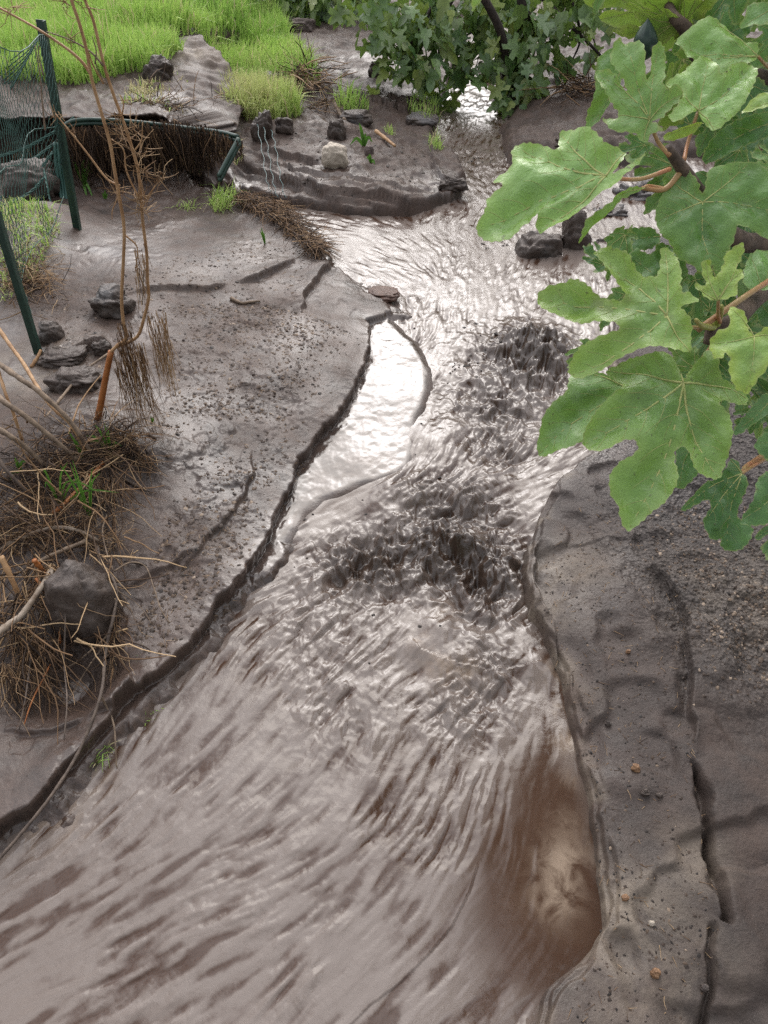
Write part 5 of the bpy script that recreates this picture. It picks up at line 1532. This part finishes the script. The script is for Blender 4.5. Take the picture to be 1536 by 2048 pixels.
# --- straw band along the bank edge
fb = Fibres(10)
BP = [(470, 395), (510, 402), (550, 420), (585, 448), (615, 480), (640, 498)]
for i in range(1500):
    t = fb.r.random()*(len(BP)-1)
    k = min(int(t), len(BP)-2)
    px = BP[k][0]+(BP[k+1][0]-BP[k][0])*(t-k)
    py = BP[k][1]+(BP[k+1][1]-BP[k][1])*(t-k)
    w = np.interp(t, [0, 2, 4, 5], [12, 20, 15, 5])
    p = GH(px+fb.r.gauss(0, w*.7), py+fb.r.gauss(-4, w*.55), fb.r.uniform(.005, .05))
    fb.add(p, [fb.r.gauss(.5, .5), fb.r.gauss(-.55, .5), fb.r.gauss(-.1, .25)], fb.r.uniform(.05, .17), fb.r.uniform(.0013, .0026), min(1, max(0, fb.r.gauss(.42, .22))), .25, .15, 4)
thing(fb.build("straw_band"), "brown band of washed up straw lying along the bank edge by the stream", "straw")
def straw_pile(label, px, py, wx, wy, n, L, tone, seed, dh=.04, up=.2, rad=.002):
    f = Fibres(seed)
    for _ in range(n):
        p = GH(px+f.r.gauss(0, wx), py+f.r.gauss(0, wy), f.r.uniform(0, dh))
        f.add(p, [f.r.gauss(0, 1), f.r.gauss(0, .8), f.r.gauss(up, .4)], f.r.uniform(.3, 1.5)*L, rad*(.5+1.5*f.r.random()**2.5), min(1, max(0, f.r.gauss(tone, .30))), .4, .22, 5)
    thing(f.build("straw_pile"), label, "straw", "piles of washed up straw")
straw_pile("brown straw pile beyond the big grass clump", 612, 152, 22, 16, 260, .25, .5, 21, .12, .2, .004)
straw_pile("muddy straw strewn on the turf edge above the cave", 350, 214, 42, 12, 460, .19, .4, 30, .03, .05, .0022)
straw_pile("small straw scrap on the mud behind the island", 643, 212, 12, 7, 90, .14, .45, 22)
straw_pile("reddish straw heap on the far right bank beside the fig leaf", 1160, 172, 24, 10, 200, .22, .42, 23, .1, .2, .0035)
straw_pile("straw wisps under the right fig leaves", 1525, 282, 12, 14, 60, .2, .6, 24, .05, .1, .003)
straw_pile("straw and root tangle around the orange stump", 215, 880, 40, 26, 420, .10, .42, 25, .06, .1, .0012)
straw_pile("matted straw on the middle of the debris heap", 110, 950, 60, 42, 700, .12, .36, 26, .05, .1, .0012)
straw_pile("straw mat at the lower rim of the debris heap", 60, 1060, 60, 22, 380, .13, .48, 27, .04, .05, .0012)
straw_pile("loose pale straw beside the long hanging root", 190, 1080, 30, 18, 160, .08, .6, 28, .03, .1, .001)
straw_pile("straw tuft left behind the near fence post", 60, 560, 26, 28, 300, .14, .55, 29, .05, .2, .0016)
# --- fringes of fine roots over the scarp
def fringe(label, line, n, Lr, tone, seed, rad=.0013, dirs=(0, -.1, -1), spread=.3, dh=(.0, .05)):
    f = Fibres(seed)
    for _ in range(n):
        t = f.r.random()*(len(line)-1)
        k = min(int(t), len(line)-2)
        p = GH(line[k][0]+(line[k+1][0]-line[k][0])*(t-k)+f.r.gauss(0, 5), line[k][1]+(line[k+1][1]-line[k][1])*(t-k)+f.r.gauss(0, 8), f.r.uniform(*dh))
        f.add(p, [dirs[0]+f.r.gauss(0, spread*1.3), dirs[1]+f.r.gauss(0, spread*1.2), dirs[2]+f.r.gauss(0, .3)], f.r.uniform(*Lr), rad*(.45+1.6*f.r.random()**3), min(1, max(0, f.r.gauss(tone, .30))), .1, .20, 7)
    thing(f.build("root_fringe"), label, "roots", "root fringes of the debris heap")
fringe("fine roots hanging from the mud lip right of the orange stump", [(225, 850), (262, 890), (300, 920)], 190, (.05, .13), .35, 31, .0012, (.25, -.45, -.5))
fringe("long straw coloured roots trailing down the debris scarp", [(60, 1128), (100, 1140), (140, 1150), (0, 1190)], 170, (.10, .34), .55, 32, .0014, (.1, -.6, -.55), .35, (.02, .12))
fringe("dark root tangle at the left edge below the pale stick", [(0, 1230), (50, 1270), (110, 1290), (30, 1340), (0, 1330)], 230, (.08, .26), .40, 33, .0014, (.12, -.6, -.5), .4, (.02, .12))
fringe("root hairs down the right side of the muddy boulder", [(215, 1150), (232, 1200), (228, 1260), (222, 1330)], 150, (.04, .13), .4, 34, .0009, (.35, -.6, -.4), .35, (.01, .05))
fringe("orange roots trailing from the middle of the debris heap", [(170, 950), (215, 960), (245, 965)], 120, (.08, .26), .55, 35, .0012, (.1, -.75, -.35), .25, (.02, .08))

fb = Fibres(36)
for _ in range(110):
    p = GH(fb.r.uniform(-20, 250), fb.r.uniform(840, 1340), fb.r.uniform(.01, .10))
    fb.add(p, [fb.r.gauss(.2, .8), fb.r.gauss(-.5, .6), fb.r.gauss(0, .25)], fb.r.uniform(.10, .34), fb.r.uniform(.0018, .0036), min(1, max(0, fb.r.gauss(.55, .3))), .25, .14, 7)
thing(fb.build("twig_tangle"), "loose tangle of bent twigs thrown over the whole debris heap", "twigs")
def stick(label, pts, r0, r1, mat, name="stick", cat="stick", dh=.03, twigs=0, group="sticks of the debris heap", n=8, knots=True):
    hs = dh if hasattr(dh, '__len__') else [dh]*len(pts)
    s = spline([GH(a, b, hs[i]) for i, (a, b) in enumerate(pts)], 6)
    rr = taper(r0, r1, len(s))
    if knots:
        rr = [q*(1+.10*math.sin(i*2.3)+(.22 if i % 9 == 4 else 0)) for i, q in enumerate(rr)]
    o = MB().tube(s, rr, n).build(name, mat)
    thing(o, label, cat, group)
    return o
stick("long pinkish dry stem sloping down from the left edge past the fence post", [(-20, 632), (20, 690), (47, 727), (80, 782), (110, 820), (142, 850), (170, 900)], .0065, .005, TANSTEM, dh=[.25, .2, .17, .12, .1, .08, .03])
stick("thick brown dry stem crossing the heap, second from the top", [(-20, 715), (40, 757), (80, 785), (140, 842), (182, 905)], .0085, .006, DRYWOOD, dh=[.22, .18, .15, .1, .03])
stick("knobbly brown stem crossing the heap, third from the top", [(-20, 780), (10, 805), (50, 832), (112, 882), (165, 930)], .009, .006, DRYWOOD, dh=[.18, .16, .13, .08, .02])
stick("tan dry stem low on the heap, fourth from the top", [(-20, 848), (20, 872), (52, 895), (95, 935)], .008, .006, DRYWOOD, dh=[.14, .12, .09, .03])
stick("thin upright stem at the left edge of the heap", [(-5, 735), (12, 790), (28, 830), (44, 882)], .0045, .004, TANSTEM, dh=[.2, .14, .08, .0])
stick("dark thin stem running down left in the heap", [(-10, 905), (12, 940), (40, 968), (68, 1000)], .006, .004, ROOTM, dh=[.1, .08, .05, .01])
stick("short pink brown stick across the weeds of the heap", [(207, 925), (170, 965), (124, 1012), (104, 1026)], .0055, .006, REED, dh=.03)
stick("barky pale branch along the lower heap rim", [(-12, 1106), (42, 1076), (104, 1056), (153, 1060), (198, 1082)], .0065, .0045, PALEW, dh=[.03, .03, .035, .04, .03])
stick("grey stick lying between heap and muddy boulder", [(45, 1145), (100, 1112), (172, 1082)], .0055, .006, DRYWOOD, dh=.035)
stick("thick bleached stick with a rusty end in front of the boulder", [(-15, 1275), (20, 1247), (47, 1226), (84, 1172), (105, 1138)], .0085, .0065, PALEW, dh=[.16, .14, .13, .11, .08])
stick("short split orange reed standing by the boulder", [(68, 1120), (80, 1135), (95, 1153)], .0065, .006, REED, dh=[.12, .09, .05])
stick("broken straw coloured reed at the left edge", [(1, 1112), (22, 1155), (43, 1204)], .0075, .006, TANSTEM, dh=[.13, .09, .04])
stick("curved red root below the bleached stick", [(72, 1157), (99, 1191), (116, 1243), (121, 1288)], .0042, .0025, REED, dh=[.1, .09, .07, .04])
stick("pale crooked twig hanging under the bleached stick", [(104, 1140), (103, 1190), (96, 1230)], .003, .002, PALEW, dh=[.11, .1, .08])
stick("straight brown root hanging past the boulder's left side", [(126, 1150), (131, 1230), (128, 1320), (134, 1400), (128, 1480)], .0028, .0014, ROOTM, dh=[.12, .12, .1, .07, .03])
stick("slim brown root leaning at the bottom of the tangle", [(62, 1310), (52, 1390), (38, 1460)], .0028, .0015, ROOTM, dh=[.08, .06, .02])
stick("thin reddish root at the foot of the tangle", [(100, 1330), (65, 1400), (48, 1450)], .0026, .0012, REED, dh=[.08, .05, .01])
stick("weathered twig lying on the left bank mud by the crack", [(462, 596), (482, 606), (500, 604), (520, 602)], .008, .004, DRYWOOD, dh=.006, group="twigs on the mud")
stick("small dark twig on the mud right of the straw beard", [(295, 868), (305, 873), (313, 877)], .0035, .003, ROOTM, dh=.004, group="twigs on the mud")
stick("pale muddy stick across the mud below the near fence post", [(92, 835), (135, 780), (168, 742), (215, 708)], .0045, .004, DRYWOOD, dh=[.005, .03, .04, .05], group="twigs on the mud")
stick("short root stub from the mud right of the weeds", [(250, 958), (280, 975), (305, 985)], .005, .0025, ROOTM, dh=.006, group="twigs on the mud")
stick("orange straw on the right bank near the water bend", [(1130, 1940), (1146, 1930)], .0016, .001, TANSTEM, dh=.004, group="twigs on the mud")
stick("tan stub stuck between the stones of the near post", [(62, 735), (75, 715), (82, 700)], .007, .005, TANSTEM, dh=[.0, .02, .03], group="twigs on the mud")
stick("grey stick end poking from the far turf beside the island", [(668, 205), (680, 228), (690, 240)], .014, .010, DRYWOOD, dh=.02, group="twigs on the mud")
stick("dead reddish stalk leaning by the flat slab stone", [(752, 262), (775, 280), (790, 292)], .012, .008, TANSTEM, dh=.02, group="twigs on the mud")
# --- the long exposed root that trails to the water
er = empty("exposed_root", GH(195, 1095))
thing(er, "long forked grey root trailing over the bank down to the water", "root")
for nm, pts, r0, r1, hs in [("main_root", [(195, 1092), (203, 1130), (223, 1152), (233, 1189), (225, 1241), (218, 1268), (210, 1315), (201, 1392), (160, 1498), (105, 1588), (48, 1660), (0, 1716), (-30, 1750)], .0050, .0034,
                             [.02, .04, .05, .055, .055, .05, .05, .045, .05, .06, .07, .07, .07]),
                            ("side_root", [(201, 1392), (217, 1420), (228, 1452), (231, 1492), (233, 1535)], .0030, .0016, [.045, .04, .04, .05, .03]),
                            ("side_root", [(218, 1268), (195, 1290), (150, 1326), (110, 1345)], .0030, .0016, [.05, .05, .04, .03]), ("side_root", [(214, 1285), (176, 1335), (137, 1402)], .0028, .0012, [.05, .045, .02]),
                            ("side_root", [(228, 1143), (260, 1125), (291, 1133), (307, 1174), (322, 1219), (340, 1246)], .0024, .0014, [.05, .04, .035, .03, .02, .006]),
                            ("side_root", [(232, 1175), (255, 1205), (270, 1240), (285, 1270)], .0014, .0007, [.05, .03, .015, .004]), ("side_root", [(232, 1180), (265, 1200), (290, 1225), (303, 1248)], .0014, .0007, [.05, .03, .015, .004]),
                            ("side_root", [(214, 1030), (205, 1060), (212, 1100), (226, 1140)], .0024, .002, [.02, .03, .04, .05])]:
    s = spline([GH(a, b, hs[i]) for i, (a, b) in enumerate(pts)], 6)
    adopt(er, MB().tube(s, [q*(1+.1*math.sin(i*1.7)) for i, q in enumerate(taper(r0, r1, len(s)))], 7).build(nm, ROOTM if nm == "main_root" else DRYWOOD))

# ------------------------------------------------------------------ crumbs and pebbles on the mud
def crumb_cloud(name, xy, smin, smax, tones, seed, mat, flat=.6, zz=None):
    r = np.random.RandomState(seed)
    oc = np.array([(1, 0, 0), (.3, .95, 0), (-.8, .6, 0), (-.8, -.6, 0), (.3, -.95, 0), (.1, 0, 1), (-.3, .5, .75), (.5, -.4, .7)], float)
    fc = np.array([(0, 1, 5), (1, 6, 5), (1, 2, 6), (2, 3, 6), (3, 5, 6), (3, 7, 5), (3, 4, 7), (4, 0, 7), (0, 5, 7)])
    n = len(xy)
    s = smin+(smax-smin)*r.rand(n)**2.5
    a = r.uniform(0, 6.28, n)
    el = r.uniform(.6, 1.5, n)
    V = np.repeat(oc[None], n, 0)+r.normal(size=(n, len(oc), 3))*.16
    x, y = V[:, :, 0]*el[:, None], V[:, :, 1]
    ca, sa = np.cos(a)[:, None], np.sin(a)[:, None]
    z = np.array([ground_h(*q) for q in xy]) if zz is None else zz
    W = np.stack([(x*ca-y*sa)*s[:, None]+xy[:, 0:1], (x*sa+y*ca)*s[:, None]+xy[:, 1:2], V[:, :, 2]*flat*s[:, None]+z[:, None]-.12*s[:, None]], 2)
    me = np_mesh(name, W.reshape(-1, 3), (np.arange(n)[:, None, None]*len(oc)+fc[None]).reshape(-1, 3), smooth=False)
    t = np.zeros((n, 4)); t[:, 0] = np.clip(r.normal(tones[0], tones[1], n), 0, 1); t[:, 3] = 1
    set_attr(me, "tone", np.repeat(t, len(oc), 0))
    return link(name, me, mat)
def crumb_material():
    M = Mat("mud_crumb")
    sep = M.new("ShaderNodeSeparateColor")
    M.l.new(M.attr("tone").outputs["Color"], sep.inputs["Color"])
    c = M.ramp(sep.outputs[0], [(0.0, (0.012, 0.009, 0.008)), (0.45, (0.045, 0.030, 0.022)), (0.8, (0.11, 0.075, 0.050)), (1.0, (0.26, 0.20, 0.15))])
    return M.set(Base_Color=c, Roughness=0.6, Specular_IOR_Level=0.3)
CRUMB = crumb_material()
lbp = scatter([(330, 640), (470, 610), (600, 620), (680, 640), (742, 680), (690, 780), (600, 890), (560, 980), (500, 1110), (410, 1230), (300, 1320), (260, 1250), (330, 1050), (330, 900), (300, 780)], .1, 11000, 41)
dens = 0.5+0.5*fbm(lbp[:, 0], lbp[:, 1], .16, 3, 300)+0.25*fbm(lbp[:, 0], lbp[:, 1], .5, 2, 301)
lbp = lbp[dens > np.random.RandomState(5).rand(len(lbp))*.98]
extra = scatter([(80, 640), (300, 560), (500, 470), (620, 500), (600, 620), (330, 650), (240, 780), (120, 800)], .1, 1400, 42)
stuff(crumb_cloud("mud_crumbs", np.concatenate([lbp, extra]), .0016, .0088, (.50, .2), 43, CRUMB), "dark brown crumbs of soil strewn over the left mud bank", "crumbs")
rbp = scatter([(1100, 1090), (1180, 980), (1260, 1050), (1370, 1200), (1390, 1500), (1440, 1800), (1420, 2040), (1120, 2040), (1210, 1850), (1180, 1570), (1140, 1350), (1070, 1200)], .07, 2200, 44)
isl = scatter([(480, 300), (650, 250), (850, 280), (900, 340), (820, 395), (600, 380)], .1, 260, 45)
stuff(crumb_cloud("mud_crumbs", rbp, .0010, .0045, (.35, .25), 46, CRUMB), "small dark specks of grit on the right mud bank", "crumbs")
stuff(crumb_cloud("mud_crumbs", isl, .004, .014, (.25, .2), 47, CRUMB), "dark crumbs of soil on the layered mud island", "crumbs")
grv = scatter([(1270, 1020), (1340, 1160), (1370, 1500), (1560, 1600), (1600, 1000), (1480, 960)], .07, 9000, 48)
gd = gauss(grv[:, 0], grv[:, 1], P(1490, 1120, .08), .24)+.7*gauss(grv[:, 0], grv[:, 1], P(1530, 1290, .08), .16)
grv = grv[gd*(.75+.5*fbm(grv[:, 0], grv[:, 1], .07, 3, 310)) > np.random.RandomState(6).rand(len(grv))*.9]
stuff(crumb_cloud("gravel", grv, .0010, .0060, (.55, .3), 49, CRUMB, .8), "rough dark and pale gravel under the fig leaves on the right", "gravel")
fb = Fibres(51)
for q in np.concatenate([lbp[::5], rbp[::7], scatter([(100, 600), (620, 520), (700, 760), (400, 1200), (260, 1000)], .1, 160, 52)]):
    p = np.array([q[0], q[1], ground_h(*q)+.001])
    fb.add(p, [fb.r.gauss(0, 1), fb.r.gauss(0, 1), 0], fb.r.uniform(.006, .028), .0006, fb.r.uniform(.3, 1), 0, .12, 3)
stuff(fb.build("straw_bits"), "tiny bits of straw pressed into the mud banks", "straw")
def stream_h(q):
    i = int(np.clip(np.searchsorted(YS, q[1])-1, 0, NY-2))
    j = int(np.clip(np.searchsorted(SS, q[0]/half_w(np.array(q[1])))-1, 0, NX-2))
    return float(WZ[i*NX+j]+S*q[1])
clod = np.concatenate([scatter(*a) for a in [([(890, 735), (950, 700), (1000, 660), (1020, 680), (960, 730), (900, 750)], .0, 60, 50), ([(895, 285), (960, 300), (1000, 330), (960, 345), (900, 310)], 0, 60, 51),
                                             ([(950, 430), (1010, 470), (1030, 520), (960, 500)], 0, 40, 52), ([(600, 900), (900, 500), (1050, 900), (900, 1300), (500, 1400)], 0, 70, 53)]])
stuff(crumb_cloud("floating_debris", clod, .002, .010, (.12, .1), 54, CRUMB, .6, np.array([stream_h(q)+.001 for q in clod])), "dark specks of soil carried on the muddy stream", "debris")
PG = "pebbles on the right bank"
STONE["rust"] = plain("rust_pebble", (0.16, 0.085, 0.045), (0.24, 0.14, 0.075), 80, 0.6, 0.001)
for (lab, px, py, w, hh, kd, sd) in [("orange tan pebble, largest on the right bank", 1272, 1536, 16, 14, "rust", 51), ("dark brown pebble beside a black one below the orange pebble", 1291, 1586, 15, 12, "mud", 52),
                                     ("black pebble beside a brown one below the orange pebble", 1319, 1590, 12, 9, "dark", 53), ("small rusty pebble high on the right bank", 1256, 1303, 9, 8, "rust", 54),
                                     ("rusty pebble low on the right bank by the pale sand", 1250, 1796, 13, 11, "rust", 55), ("tan pebble right of the water bend", 1303, 1846, 11, 12, "tan", 56),
                                     ("reddish crumbled pebble near the bottom of the right bank", 1310, 1945, 18, 20, "rust", 57), ("dark pebble on the upper right bank near the crack", 1216, 1447, 11, 10, "dark", 58),
                                     ("brown pebble in the muddy hollow at the bottom right", 1408, 1975, 14, 16, "mud", 59)]:
    stone(lab, px, py, w, hh, kd, sd, .3, .15, PG, name="pebble")
